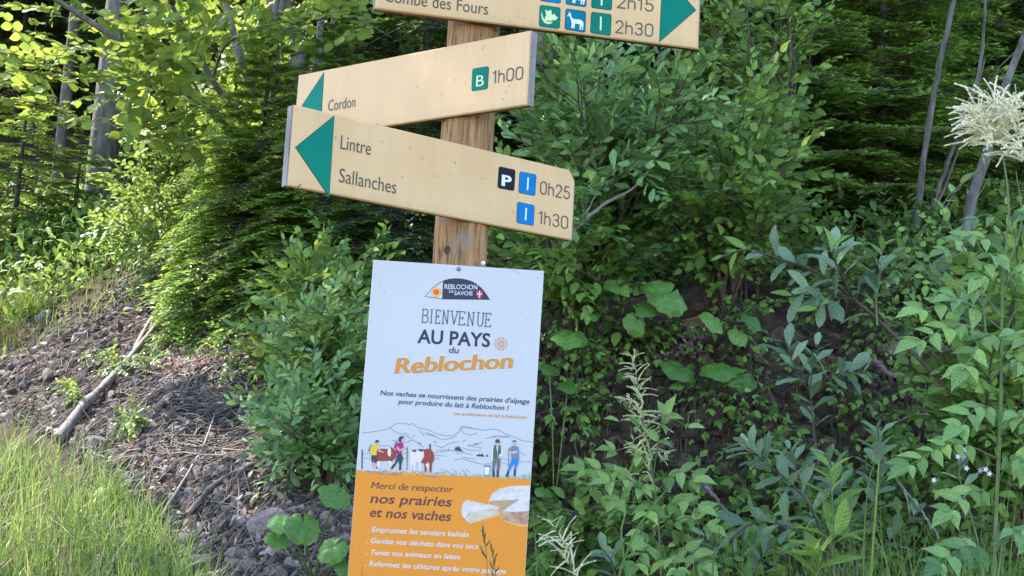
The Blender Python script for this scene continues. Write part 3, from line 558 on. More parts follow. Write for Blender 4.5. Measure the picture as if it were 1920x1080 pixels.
# drawing: mountains
pic = own(thing('landscape_drawing', 'x', 'x')); del pic['category']; pic['label'] = 'line drawing of mountains with walkers, cows and two farmers'; pic.parent = panel
mb = MB()
for Ls in ([(105, 542), (200, 532), (330, 512), (380, 490), (440, 452), (520, 443), (570, 460), (600, 448), (660, 488), (760, 510), (850, 550), (930, 570), (1010, 568), (1070, 535), (1090, 480), (1150, 478), (1220, 500), (1300, 515), (1400, 503), (1470, 515), (1550, 560), (1640, 590), (1700, 618), (1810, 635)],
    [(375, 490), (450, 540), (560, 580), (640, 630), (720, 690)], [(1085, 490), (1110, 540), (1180, 565), (1260, 540)], [(1090, 485), (1150, 492), (1230, 500)], [(735, 535), (800, 560), (895, 610)], [(672, 515), (700, 545), (722, 566)], [(740, 550), (820, 575)],
    [(905, 608), (980, 600), (1050, 570)], [(1335, 600), (1400, 582), (1450, 570), (1560, 578)], [(1400, 585), (1580, 585)], [(1155, 665), (1240, 660), (1300, 635)], [(1160, 670), (1300, 695)], [(825, 660), (890, 690), (930, 675), (965, 650), (1070, 625)], [(840, 715), (960, 712), (1100, 735), (1210, 765)], [(1100, 690), (1180, 715), (1290, 715)],
    [(830, 768), (940, 775)], [(835, 740), (950, 725)], [(1020, 808), (1110, 800), (1200, 830), (1300, 855), (1400, 850)], [(1105, 785), (1240, 808)], [(1450, 790), (1560, 808)], [(1490, 838), (1560, 858)], [(1680, 832), (1808, 830)], [(1680, 735), (1740, 770)], [(275, 670), (380, 672)], [(540, 640), (600, 615), (560, 630)], [(610, 585), (630, 560)], [(515, 540), (570, 560)], [(400, 620), (440, 622)], [(660, 640), (690, 655), (675, 635)], [(1070, 750), (1040, 745)], [(1100, 635), (1140, 612)], [(830, 800), (880, 800)]):
    line_mb(mb, pl, q4(Ls), .75, .0006)
for Ls in ([(112, 750), (190, 746)], [(112, 795), (185, 798)], [(262, 735), (360, 745)], [(510, 745), (600, 742)], [(505, 792), (640, 790)], [(810, 742), (830, 742)]): line_mb(mb, pl, q4(Ls), .6, .0006)
own(link('mountain_line', mb.mesh('mountain_line', M['pen'], False), pic))
D_ = lambda n, c: solid(n, c, .55)
md = {'yel': D_('print_yellow', (.75, .45, .04)), 'mag': D_('print_magenta', (.36, .01, .14)), 'br': D_('print_cow_red', (.28, .045, .025)), 'cr': D_('print_cow_cream', (.70, .60, .57)), 'dk': D_('print_dark', (.035, .04, .06)),
      'sk': D_('print_skin', (.62, .36, .26)), 'gy': D_('print_grey', (.13, .12, .13)), 'gn': D_('print_green', (.05, .11, .07)), 'bl': D_('print_blue', (.02, .19, .48)), 'tee': D_('print_tee', (.16, .19, .28)), 'gr': D_('print_grass', (.28, .5, .24)), 'lt': D_('print_light', (.72, .72, .76))}
def fig(name, pts, c, z=.0009): return P_obj(name, pl, q4(pts), z, md[c], pic, th=.00025)
def post_(pts): fig('fence_post', pts, 'dk', .0008)
post_([(96, 712), (108, 712), (106, 905), (95, 905)]); 
fig('cow_body', [(245, 710), (300, 698), (375, 705), (400, 690), (440, 720), (445, 780), (420, 810), (395, 830), (380, 820), (250, 825), (240, 780)], 'br')
fig('cow_face', [(360, 705), (388, 700), (392, 740), (385, 780), (362, 770), (355, 735)], 'cr', .0012); fig('cow_legs', [(255, 820), (285, 828), (280, 900), (268, 900), (262, 860), (250, 905), (240, 905)], 'cr'); fig('cow_legs', [(360, 820), (400, 822), (398, 905), (385, 900), (372, 860)], 'cr')
fig('walker_shirt', [(195, 670), (225, 655), (255, 668), (262, 700), (250, 720), (245, 768), (195, 768), (185, 730), (182, 700)], 'yel', .0015); fig('walker_head', [(232, 625), (250, 615), (270, 625), (268, 650), (250, 662), (235, 650)], 'sk', .0016); fig('walker_hair', [(230, 632), (240, 614), (262, 612), (274, 626), (262, 634), (240, 645)], 'dk', .0019)
fig('walker_arm', [(262, 700), (300, 725), (322, 735), (315, 743), (262, 725)], 'sk', .0018); fig('walker_shorts', [(192, 766), (246, 766), (250, 835), (225, 845), (218, 800), (212, 842), (198, 835)], 'dk', .0017); fig('walker_legs', [(205, 840), (220, 842), (218, 905), (206, 905)], 'sk'); fig('walker_legs', [(228, 842), (246, 838), (252, 900), (240, 902)], 'sk'); fig('rucksack', [(185, 665), (205, 655), (192, 690), (176, 728), (160, 722), (175, 690)], 'gy', .0013)
fig('walker_shirt', [(445, 660), (470, 640), (512, 640), (515, 690), (495, 720), (500, 755), (455, 762), (440, 735), (440, 700)], 'mag', .0018); fig('walker_hair', [(465, 600), (480, 577), (515, 575), (520, 595), (500, 600), (490, 640), (470, 630)], 'dk', .0022); fig('walker_head', [(490, 590), (515, 588), (521, 612), (508, 635), (490, 632)], 'sk', .0020)
fig('walker_arm', [(450, 680), (462, 680), (475, 708), (505, 695), (550, 680), (555, 690), (505, 715), (470, 725), (452, 705)], 'sk', .0021); fig('walker_trousers', [(455, 760), (500, 755), (510, 800), (495, 860), (492, 915), (470, 915), (472, 850), (465, 820), (440, 860), (405, 905), (385, 890), (430, 840)], 'dk', .0018); fig('rucksack', [(425, 660), (448, 615), (455, 640), (440, 700), (418, 695)], 'gy', .0015)
for x_ in (552, 392): post_([(x_-3, 680), (x_+4, 680), (x_+1, 915), (x_-5, 915)])
fig('cow_body', [(575, 760), (590, 715), (640, 705), (700, 700), (720, 740), (715, 800), (690, 830), (690, 925), (672, 925), (665, 840), (640, 835), (630, 920), (618, 920), (610, 850), (590, 905), (582, 905), (580, 820)], 'cr', .0011)
fig('cow_body', [(705, 712), (760, 700), (800, 715), (822, 760), (820, 820), (800, 850), (795, 935), (775, 935), (775, 850), (760, 830), (745, 855), (745, 930), (728, 930), (722, 850), (690, 840), (705, 800), (725, 780), (720, 735)], 'br', .0014); fig('cow_patch', [(600, 712), (650, 706), (640, 735), (605, 730)], 'br', .0015); fig('cow_patch', [(660, 705), (715, 703), (700, 730), (670, 722)], 'dk', .0016)
fig('cow_legs', [(735, 850), (772, 850), (770, 905), (742, 880)], 'cr', .0016); post_([(772, 655), (788, 655), (790, 775), (780, 775)])
fig('pine_print', [(1025, 715), (1035, 680), (1042, 700), (1050, 670), (1060, 690), (1072, 672), (1085, 700), (1112, 728)], 'dk'); fig('pine_print', [(1240, 775), (1255, 755), (1265, 765), (1275, 748), (1290, 765), (1300, 745), (1325, 780)], 'dk'); fig('pine_print', [(1340, 778), (1350, 755), (1365, 778)], 'dk'); fig('pine_print', [(815, 632), (830, 622), (840, 634)], 'dk'); fig('pine_print', [(950, 716), (965, 703), (980, 716)], 'dk'); fig('pine_print', [(1210, 662), (1235, 645), (1285, 645), (1230, 664)], 'tee')
fig('milk_churn', [(1318, 865), (1392, 865), (1385, 880), (1378, 970), (1320, 970), (1325, 880)], 'tee', .001); fig('milk_churn', [(1328, 885), (1376, 885), (1370, 960), (1326, 960)], 'lt', .0013)
fig('farmer_sleeve', [(1400, 690), (1425, 668), (1495, 672), (1508, 740), (1500, 768), (1455, 775), (1420, 780), (1415, 820), (1398, 820)], 'lt', .0012); fig('farmer_waistcoat', [(1422, 668), (1440, 660), (1452, 720), (1455, 760), (1452, 798), (1408, 795), (1412, 700)], 'gn', .0015); fig('farmer_waistcoat', [(1465, 665), (1490, 672), (1492, 745), (1470, 765), (1460, 795), (1456, 740)], 'gn', .0015)
fig('farmer_head', [(1436, 630), (1476, 630), (1474, 665), (1455, 685), (1440, 668)], 'sk', .0015); fig('farmer_hat', [(1430, 640), (1440, 607), (1470, 605), (1482, 642)], 'dk', .0019); fig('farmer_trousers', [(1408, 796), (1485, 798), (1478, 900), (1470, 915), (1448, 915), (1450, 830), (1440, 840), (1425, 915), (1402, 912)], 'gy', .0014); fig('farmer_boot', [(1402, 912), (1426, 914), (1428, 985), (1405, 980)], 'dk', .0013); fig('farmer_boot', [(1446, 914), (1470, 914), (1468, 985), (1445, 985)], 'dk', .0013)
fig('farmer_shirt', [(1580, 690), (1610, 672), (1665, 680), (1672, 740), (1670, 800), (1595, 798), (1588, 740), (1570, 725)], 'tee', .0014); fig('farmer_arm', [(1562, 720), (1600, 728), (1640, 720), (1668, 735), (1620, 750), (1570, 748)], 'sk', .0018); fig('farmer_head', [(1606, 625), (1640, 625), (1640, 655), (1625, 675), (1608, 660)], 'sk', .0016); fig('farmer_hair', [(1602, 632), (1610, 615), (1636, 613), (1645, 632)], 'gy', .002)
fig('farmer_trousers', [(1595, 798), (1672, 800), (1665, 840), (1640, 910), (1620, 905), (1632, 845), (1600, 880), (1575, 930), (1552, 925), (1580, 850)], 'bl', .0015); fig('farmer_boot', [(1552, 922), (1575, 932), (1555, 985), (1535, 980), (1545, 950)], 'dk', .0013); fig('farmer_boot', [(1620, 905), (1642, 908), (1635, 980), (1615, 970)], 'dk', .0013); fig('stick', [(1562, 690), (1568, 690), (1570, 880), (1564, 880)], 'gy', .0011)
mb = MB(); mg = MB(); mo = MB()
for i_ in range(130):
    x_ = rng.uniform(810, 1800); y_ = 958+(x_-810)*.048; h_ = rng.uniform(12, 34)*(1+2.2*max(0, (x_-1640)/160)*rng.random()); line_mb(mb if i_ % 3 else mg, pl, q4([(x_, y_), (min(1803, x_+rng.normal(0, 10)), y_-h_)]), .8, .0009)
for i_ in range(46):
    x_ = rng.uniform(75, 850); y_ = 930+(x_-75)*.03+rng.normal(0, 8); line_mb(mg if i_ % 2 else mo, pl, q4([(x_, y_), (x_+rng.uniform(10, 50), y_+rng.normal(0, 14)), (x_+rng.uniform(50, 70), y_+rng.normal(0, 14))]), 1.0, .0009)
for x_, y_ in ((880, 900), (930, 905), (1000, 900), (1090, 905), (1140, 905)): line_mb(mg, pl, q4([(x_, y_), (x_+45, y_+35)]), .8, .0009)
own(link('grass_print', mb.mesh('grass_print', md['gr'], False), pic)); own(link('path_print', mg.mesh('path_print', md['tee'], False), pic)); own(link('path_print', mo.mesh('path_print', solid('print_ochre', (.7, .42, .14), .6), False), pic))
# cheese
cheese = own(thing('cheese_print', 'x', 'x')); del cheese['category']; cheese['label'] = 'picture of a round cheese with a wedge cut out'; cheese.parent = panel
cw = solid('cheese_rind', (.70, .64, .60), .5, c2=(.56, .47, .42), scale=60); ct = solid('cheese_cut', (.50, .34, .2), .5, c2=(.36, .22, .12), scale=50, stretch=(1, 1, 4)); cb = solid('cheese_side', (.60, .35, .20), .5, c2=(.30, .14, .09), scale=70); cp = solid('cheese_paste', (.66, .55, .42), .5, c2=(.5, .38, .24), scale=40, stretch=(1, 1, 4)); ch = solid('cheese_halo', (.80, .42, .14), .5)
XR = PW-.0008
def fc(name, pts, m_, z):
    P = pl.p(*np.array(q5(pts), float).T); P[:, 0] = np.minimum(P[:, 0], XR); P_obj(name, pl, P, z, m_, cheese, th=.00025, px=False)
fc('shadow_print', [(1130, 380), (1145, 330), (1185, 285), (1395, 335), (1395, 290), (1425, 230), (1500, 180), (1600, 155), (1820, 152), (1820, 540), (1700, 540), (1560, 500), (1490, 440), (1215, 520), (1140, 440)], ch, .0007)  # printed pale orange halo behind the cheese
fc('cheese_top', [(1405, 305), (1415, 265), (1440, 225), (1480, 198), (1540, 175), (1600, 165), (1700, 160), (1820, 162), (1810, 400), (1650, 408), (1530, 400), (1610, 335), (1690, 285), (1560, 292), (1430, 300)], cw, .0011)
fc('cheese_cut', [(1408, 303), (1430, 298), (1560, 290), (1690, 285), (1610, 335), (1530, 395), (1500, 440), (1495, 360), (1402, 328)], ct, .0012)
fc('cheese_side', [(1528, 396), (1650, 404), (1820, 398), (1820, 530), (1740, 525), (1680, 518), (1600, 500), (1540, 475), (1508, 445), (1505, 415)], cb, .0014)
fc('wedge_side', [(1205, 410), (1490, 355), (1475, 432), (1340, 470), (1220, 512), (1185, 480)], cp, .0016); fc('wedge_top', [(1185, 296), (1330, 322), (1492, 355), (1340, 388), (1205, 412), (1180, 380)], cw, .0019); fc('wedge_rind', [(1185, 298), (1155, 325), (1140, 370), (1145, 430), (1165, 465), (1190, 490), (1215, 508), (1200, 470), (1185, 460), (1205, 410), (1182, 370)], cw, .0018)
T_obj('request_lettering', pl, 'Merci de respecter', q5([(280, 180)])[0], q5([(1050, 218)])[0], .0165, .0008, M['brown_ink'], panel, offset=0, shear=.22, bold_x=.0004)
T_obj('request_lettering', pl, 'nos prairies', q5([(272, 316)])[0], q5([(1038, 352)])[0], .0235, .0008, M['brown_ink'], panel, offset=.018, shear=.22)
T_obj('request_lettering', pl, 'et nos vaches', q5([(262, 448)])[0], q5([(1030, 490)])[0], .0235, .0008, M['brown_ink'], panel, offset=.018, shear=.22)
for s_, a, b in (('. Empruntez les sentiers balisés', (246, 590), (1202, 640)), ('. Gardez vos déchets dans vos sacs', (236, 694), (1292, 754)), ('. Tenez vos animaux en laisse', (232, 806), (1124, 852)), ('. Refermez les clôtures après votre passage', (220, 912), (1556, 990))):
    T_obj('rule_lettering', pl, s_, q5([a])[0], q5([b])[0], .0125, .0008, M['white_ink'], panel, offset=.014, shear=.22)
def screw(px, py, zoff, r_, m_, parent, plane=pl):
    c_ = plane.w(np.array([*plane.p(px, py), 0])); mb = MB(); n_ = plane.N
    mb.tube([c_+n_*(zoff-.012), c_+n_*(zoff-.0005), c_+n_*(zoff+.0015), c_+n_*(zoff+.0025)], [r_*.5, r_, r_, r_*.6], 14)
    mb.tube([c_+n_*(zoff+.002), c_+n_*(zoff+.0035)], [r_*.45, r_*.3], 6); return own(link('screw', mb.mesh('screw', m_), parent))
screw(860, 504.5, .001, .0052, M['screw'], panel); screw(906, 492, -.012, .0055, M['pict_white'], sign)
mb = MB()
for x_, y_ in ((143, 225), (148, 265), (182, 303), (68, 552), (1478, 185), (1508, 152), (1378, 530)): line_mb(mb, pl, q3([(x_, y_), (x_+4, y_-6)]), 1.1, .0004)
line_mb(mb, pl, q3([(1245, 115), (1290, 130), (1335, 150)]), .5, .0004); line_mb(mb, pl, q5([(160, 755), (168, 752)]), 1.4, .0009); line_mb(mb, pl, q5([(150, 785), (160, 783)]), 1.4, .0009)
own(link('dirt_fleck', mb.mesh('dirt_fleck', M['screw'], False), panel))
#@@VEG
# ------------------------------------------------------------------ plant building kit
def leaf_tpl(ts, ws, fold=.25, droop=.12, wave=0.0):
    V = []; UV = []
    for t, w_ in zip(ts, ws):
        z = -droop*t*t
        for sx in (-1, 0, 1): V.append((sx*w_, t, z+fold*abs(sx)*w_+wave*math.sin(t*14+sx)*w_*abs(sx))); UV.append((sx, t))
    Fq = []
    for i in range(len(ts)-1):
        a = i*3; Fq += [[a, a+1, a+4, a+3], [a+1, a+2, a+5, a+4]]
    return np.array(V), np.array(Fq), np.array(UV, float)
TPL = {
 'ovate': leaf_tpl([0, .12, .35, .6, .82, 1], [.015, .19, .31, .27, .14, .008], .18, .22, .12),
 'round': leaf_tpl([0, .08, .3, .6, .85, 1], [.02, .24, .40, .41, .22, .01], .12, .15, .15),
 'lance': leaf_tpl([0, .15, .4, .65, .85, 1], [.012, .09, .165, .15, .08, .005], .25, .30, .1),
 'obov': leaf_tpl([0, .15, .4, .68, .88, 1], [.012, .08, .17, .20, .12, .006], .22, .20, .15),
 'acum': leaf_tpl([0, .1, .3, .55, .78, .9, 1], [.015, .15, .235, .215, .10, .035, .004], .3, .28, .12),
 'small': leaf_tpl([0, .3, .7, 1], [.02, .26, .22, .01], .2, .15),
 'cheap': leaf_tpl([0, .45, 1], [.02, .30, .02], .2, .15)}
def leafmesh(name, tpl, m): return MB().add(tpl[0], tpl[1], 0, 0.0, tpl[2]).mesh(name, m)
def big_leaf(seed, n=30, rings=4, scal=.06):
    r = np.random.default_rng(seed); a = np.linspace(.05*np.pi, 1.95*np.pi, n)-np.pi/2; V = []; UV = []
    lob = 1+scal*np.sin(a*11+seed)+.05*np.sin(a*3+seed*2)+r.normal(0, .012, n)
    wv = r.uniform(0, 6)
    for k in range(rings+1):
        f = .03+.97*k/rings; rr = f*lob*(.52+.06*np.cos(a-np.pi/2)); x = rr*np.cos(a); y = rr*np.sin(a)
        z = .10*f*f*np.sin(a*4+wv)*.5+.10*f-.22*f**3+.014*np.cos(a*9)*f+.05*np.sin(a+wv*2)*f*f; V += list(np.stack([x, y, z], 1)); UV += list(np.stack([np.sin(a*4.5)*1.0, np.full(n, f)], 1))
    F_ = [[k*n+j, k*n+j+1, (k+1)*n+j+1, (k+1)*n+j] for k in range(rings) for j in range(n-1)]
    return np.array(V), np.array(F_), np.array(UV)
class Species:
    def __init__(s, name, tpl, mt, twig, size, nl, L, ang=55, nvar=5, terminal=True, compound=0, pair=False, up=.0, spread=.35):
        s.tpl = TPL[tpl]; s.mat = mt; s.twig = twig; s.name = name; s.lm = leafmesh(name+'_leaf', s.tpl, mt); s.var = []
        for v in range(nvar):
            Ms = []; b = rng.normal(0, .12); pts = [np.array([b*t*t*L, t*L, -.18*L*t*t]) for t in np.linspace(0, 1, 6)]; tb = MB().tube(pts, np.linspace(.0028, .0010, 6), 4, cap=False)
            for i in range(nl):
                t = .12+.88*(i/(nl-1)); p = np.array([b*t*t*L, t*L, -.18*L*t*t]); sd = 1 if i % 2 else -1; sz = size*rng.uniform(.72, 1.15)*(1-.35*max(0, t-.6)/.4)
                if i == nl-1 and terminal: sd = 0
                a = R(ang)*(1-.35*t)*sd*rng.uniform(.8, 1.2); dr = np.array([math.sin(a), math.cos(a), up+rng.normal(-.12, spread*.6)]); no = np.array([rng.normal(0, spread), rng.normal(0, spread)-.1, 1.])
                if compound:
                    pe = size*.8; q = p+unit(dr)*pe; tb.tube([p, q], [.0012, .0009], 3, cap=False)
                    for c in (-1, 0, 1): a2 = a+c*1.05; Ms.append(frame([math.sin(a2), math.cos(a2), dr[2]-.15], no+rv(.15), q+(unit(dr)*size*.15 if c == 0 else 0), sz*(1 if c == 0 else .8)))
                else:
                    Ms.append(frame(dr, no, p, sz))
                    if pair and sd: a = -a; Ms.append(frame([math.sin(a), math.cos(a), up+rng.normal(-.12, spread*.6)], no+rv(.2), p, sz))
            s.var.append(((np.concatenate(tb.V), np.concatenate(tb.Q), np.concatenate(tb.U)), np.array(Ms)))
HZ = Species('hazel', 'round', M['hazel'], M['twig'], .085, 8, .30, nvar=6)
WI = Species('sallow', 'obov', M['willow'], M['twig'], .085, 11, .26, 62, up=.25, nvar=8, spread=.5)
GW = Species('grey_willow', 'obov', M['grey'], M['stem_g'], .10, 9, .22, 60, up=.2)
BR = Species('bramble', 'ovate', M['bramble'], M['twig'], .048, 6, .26, compound=1)
BE = Species('beech', 'ovate', M['bramble'], M['twig'], .062, 9, .26, nvar=6)
LI = Species('lime_shrub', 'ovate', M['herb'], M['stem_g'], .055, 9, .22, nvar=6)
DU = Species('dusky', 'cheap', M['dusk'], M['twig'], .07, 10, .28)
def expand(sp, Ms):
    """spray matrices -> (twig template groups, all leaf matrices)"""
    if not len(Ms): return [], np.zeros((0, 4, 4))
    Ms = np.array(Ms); idx = rng.integers(0, len(sp.var), len(Ms)); tw = []; lv = []
    for v, (tt, lm) in enumerate(sp.var):
        m_ = Ms[idx == v]
        if len(m_): tw.append((tt, m_)); lv.append(np.einsum('nij,kjl->nkil', m_, lm).reshape(-1, 4, 4))
    return tw, np.concatenate(lv)
def put_leaves(root, sp, L, nobj, name='leaf'):
    p = L[:, :3, 3]+L[:, :3, 1]*.5; x, y = proj(p); sz = np.linalg.norm(L[:, :3, 1], axis=1)*F/np.maximum(p[:, 1], .1)
    inn = (x > -20) & (x < 1940) & (y > -20) & (y < 1100); score = np.where(inn, sz, 0)-p[:, 1]*.6; o = np.argsort(-score); k = min(nobj, int(inn.sum())); near = o[:k]; rest = o[k:]
    off = np.array(world_loc(root))
    for i in near:
        m_ = L[i].copy(); m_[:3, 3] -= off; link(name, sp.lm, root, Matrix(m_))
    if len(rest):
        mb = MB(); mb.inst(sp.tpl, L[rest]); own(link('foliage', mb.mesh('foliage', sp.mat), root, kind='stuff'))
def world_loc(o):
    l = Vector((0, 0, 0))
    while o is not None: l += o.location; o = o.parent
    return l
def sprays_on(pts, n, size, t0=.2, out=1., up=.25, fwd=.6, cam_pull=.15):
    """spray matrices along a stem, turned outwards and a little to the light"""
    pts = np.asarray(pts); res = []
    for i in range(n):
        t = t0+(1-t0)*(i+rng.random()*.8)/n; f = min(t, .999)*(len(pts)-1); j = int(f); p = pts[j]+(pts[j+1]-pts[j])*(f-j); tg = unit(pts[j+1]-pts[j])
        o = rv(); o -= tg*np.dot(o, tg); o = unit(o); d = tg*fwd+o*out+np.array([0, -cam_pull, up]); n_ = np.array([-.25, -.45, 1.])+rv(.3)
        res.append(frame(d, n_, p, size*rng.uniform(.75, 1.2)))
    p = pts[-1]; res.append(frame(pts[-1]-pts[-2], np.array([-.2, -.4, 1])+rv(.2), p, size)); return res
def plant(name, label, cat, stems, Ms, sp, nobj=160, group=None, stem_mat=None, stem_name='stem'):
    b = np.array(stems[0][0][0]); root = thing(name, label, cat, tuple(b), group)
    for pts, r0, r1 in stems:
        mb = MB(); mb.tube(pts, np.linspace(r0, r1, len(pts)), 6); own(link(stem_name, mb.mesh(stem_name, stem_mat or sp.twig), root))
    tw, L = expand(sp, Ms)
    if tw:
        mb = MB()
        for tt, m_ in tw: mb.inst(tt, m_)
        own(link('twigs', mb.mesh('twigs', sp.twig), root, kind='stuff')); put_leaves(root, sp, L, nobj)
    return root
def rand_in(poly, n):
    p = np.array(poly, float); out = []
    while len(out) < n:
        q = rng.uniform(p.min(0), p.max(0)); 
        if inpoly(np.array([q[0]]), np.array([q[1]]), poly)[0]: out.append(q)
    return out
def shrub(name, label, cat, base, poly, dr, nst, sp, per=6, size=1., nobj=160, r0=.012, sag=.25, **k):
    """several stems rising from one base to tips spread through a region; sprays along each"""
    B = at(*base); B[2] = hz(B[0], B[1])-.03; stems = []; Ms = []
    for q in rand_in(poly, nst):
        T = at(q[0], q[1], rng.uniform(*dr)); mid = B*.45+T*.55+np.array([0, 0, .18*np.linalg.norm(T-B)])+rv(.05)
        pts = bez([B+rv(.04)*[1, 1, 0], B*.75+T*.25+np.array([0, 0, sag*.5])+rv(.03), mid, T], 16); stems.append((pts, r0*rng.uniform(.7, 1.1), .0025)); Ms += sprays_on(pts, per, size, .35)
    return plant(name, label, cat, stems, Ms, sp, nobj, **k)
def clump(name, label, cat, px, py, rpx, sp, n=10, size=1., nobj=120, hgt=.25, d=None, hang=0., **k):
    """a low plant spreading from one foot on the bank"""
    P, h = ground_at(np.array([px]), np.array([py+rpx*.35])); B = P[0] if d is None else at(px, py+rpx*.35, d); r_ = rpx/F*B[1]; stems = []; Ms = []
    for i in range(max(4, n//3)):
        a = rng.uniform(-1, 1); T = B+np.array([a*r_, -abs(rng.normal(.12, .08)), rng.uniform(.2, 1)*hgt-hang*abs(a)*r_])
        pts = bez([B, (B+T)/2+np.array([0, -.03, hgt*.4]), T], 10); stems.append((pts, .004, .0015)); Ms += sprays_on(pts, 3, size, .3, up=.15)
    return plant(name, label, cat, stems, Ms, sp, nobj, **k)

# ---- spruces
BL = (np.array([(0, 0, 0), (-.5, .45, 0), (0, 1, 0), (.5, .45, 0)], float), np.array([[0, 1, 2, 3]]), np.zeros((4, 2)))
def spruce_branch(seed, droop, nt, npair, bw, bl, mt, fan=.42, tf=.70):
    r = np.random.default_rng(seed); mb = MB(); ax = np.array([[r.normal(0, .01)*0+.04*math.sin(t*3+seed), t, .05*t-droop*t*t] for t in np.linspace(0, 1, 9)]); mb.tube(ax, np.linspace(.014, .003, 9), 4, 1, cap=False)
    A = []; Bt = []
    def blades(p0, p1, n, tipf):
        d = unit(p1-p0)
        for i in range(n):
            t = (i+.5)/n; p = p0+(p1-p0)*t
            for sd in (-1, 1):
                sx = np.cross(d, [0, 0, 1]); v = d*.75+sx*sd*.75+np.array([0, 0, r.uniform(-.15, .35)]); M_ = frame(v, np.array([0, 0, 1])+r.normal(0, .35, 3), p, 1); M_[:3, 0] *= bw; M_[:3, 1] *= bl*r.uniform(.8, 1.2); (Bt if t > tipf else A).append(M_)
    for i in range(nt):
        t = .10+.88*i/nt; f = t*8; j = min(7, int(f)); p = ax[j]+(ax[j+1]-ax[j])*(f-j); sd = 1 if i % 2 else -1
        l = (fan*(1-t)**.8+.09)*r.uniform(.75, 1.15)*min(1, t*4+.3); a = R(52)+r.normal(0, .12); q = p+l*np.array([sd*math.sin(a), math.cos(a), -.12-droop*t*.6+r.normal(0, .06)])
        mb.tube([p, (p+q)/2+[0, 0, .01], q], [.004, .003, .0015], 3, 1, cap=False); blades(p, q, max(3, int(npair*l/.3)), tf)
        if l > .22:
            for u_ in (.35, .6, .8):
                for s2 in (-1, 1):
                    pp_ = p+(q-p)*u_; dd = unit(q-p); sx = np.cross(dd, [0, 0, 1]); q2_ = pp_+l*.38*(1-u_*.4)*(dd*.65+sx*s2*.75+np.array([0, 0, -.15])); blades(pp_, q2_, max(2, int(npair*l*.36/.3)), .6)
    blades(ax[5], ax[8], npair//2, .4)
    mb.inst(BL, A, 0); mb.inst(BL, Bt, 2); return mb.mesh('spruce_branch', mt)
NB = [spruce_branch(s, .42, 24, 10, .019, .052, [M['needle'], M['twig'], M['tip']]) for s in (1, 2, 3)]
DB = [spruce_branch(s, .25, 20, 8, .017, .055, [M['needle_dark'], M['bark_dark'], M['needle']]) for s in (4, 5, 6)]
HB = [spruce_branch(s, .10, 24, 10, .015, .048, [M['needle'], M['twig'], M['tip']], tf=.5) for s in (7, 8, 9)]
def spruce(label, x, y, H, Rd, nb, br, low=.08, tr=.05, name='spruce_tree', lean=(0, 0), group=None, bark='bark_dark', dead=0, el0=-8):
    z = float(hz(x, y))-.1; root = thing(name, label, 'spruce tree', (x, y, z), group)
    pts = [(lean[0]*t*H, lean[1]*t*H, t*H) for t in np.linspace(0, 1, 10)]; mb = MB(); mb.tube(pts, tr*(1-np.linspace(0, .93, 10)), 9); link('trunk', mb.mesh('trunk', M[bark]), root)
    for i in range(nb):
        t = low+(1-low)*(i+rng.random()*.6)/nb; L = max(.12, Rd*(1-t)**.75*rng.uniform(.8, 1.12)); az = i*2.399+rng.normal(0, .2); el = R(el0+45*t**2)
        d = np.array([math.cos(az)*math.cos(el), math.sin(az)*math.cos(el), math.sin(el)]); p = np.array([lean[0]*t*H, lean[1]*t*H, t*H])
        link('branch', br[i % len(br)], root, Matrix(frame(d, [0, 0, 1], p, L)))
    return root
# ------------------------------------------------------------------ forest behind
def gx_(px, d): return float(at(px, 300, d)[0])
def sp_at(label, px, d, H, Rd, nb, br, **k): return spruce(label, gx_(px, d), d, H, Rd, nb, br, **k)
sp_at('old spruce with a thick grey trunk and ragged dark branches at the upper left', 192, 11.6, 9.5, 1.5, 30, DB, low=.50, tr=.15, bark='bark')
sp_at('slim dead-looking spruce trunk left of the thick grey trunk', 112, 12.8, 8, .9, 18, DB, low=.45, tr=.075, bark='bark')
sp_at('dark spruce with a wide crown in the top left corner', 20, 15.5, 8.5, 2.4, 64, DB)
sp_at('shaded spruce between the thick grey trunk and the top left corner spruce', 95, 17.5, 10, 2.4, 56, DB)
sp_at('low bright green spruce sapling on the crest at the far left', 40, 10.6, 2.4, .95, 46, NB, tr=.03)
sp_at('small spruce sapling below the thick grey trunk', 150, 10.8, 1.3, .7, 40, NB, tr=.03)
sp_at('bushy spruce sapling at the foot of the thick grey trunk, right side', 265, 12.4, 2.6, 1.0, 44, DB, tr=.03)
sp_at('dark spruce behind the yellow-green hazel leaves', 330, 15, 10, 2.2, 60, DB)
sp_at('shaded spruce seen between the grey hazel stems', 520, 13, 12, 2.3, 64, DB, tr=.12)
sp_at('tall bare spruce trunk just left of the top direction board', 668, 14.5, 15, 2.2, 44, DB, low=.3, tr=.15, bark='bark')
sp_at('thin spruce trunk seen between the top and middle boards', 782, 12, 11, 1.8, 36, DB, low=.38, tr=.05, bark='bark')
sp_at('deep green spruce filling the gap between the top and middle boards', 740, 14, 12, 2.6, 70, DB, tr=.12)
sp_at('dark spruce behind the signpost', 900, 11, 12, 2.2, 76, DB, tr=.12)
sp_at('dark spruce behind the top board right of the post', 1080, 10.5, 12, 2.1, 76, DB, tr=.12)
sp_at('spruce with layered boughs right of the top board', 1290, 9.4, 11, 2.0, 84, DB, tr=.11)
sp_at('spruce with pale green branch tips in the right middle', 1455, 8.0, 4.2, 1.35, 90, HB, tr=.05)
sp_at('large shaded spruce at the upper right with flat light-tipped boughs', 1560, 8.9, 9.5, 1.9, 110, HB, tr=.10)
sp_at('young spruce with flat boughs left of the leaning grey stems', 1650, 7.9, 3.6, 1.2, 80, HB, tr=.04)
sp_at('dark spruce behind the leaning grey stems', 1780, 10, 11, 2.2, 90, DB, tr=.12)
sp_at('dark spruce at the upper right corner', 1960, 9.6, 12, 2.2, 90, DB, tr=.12)
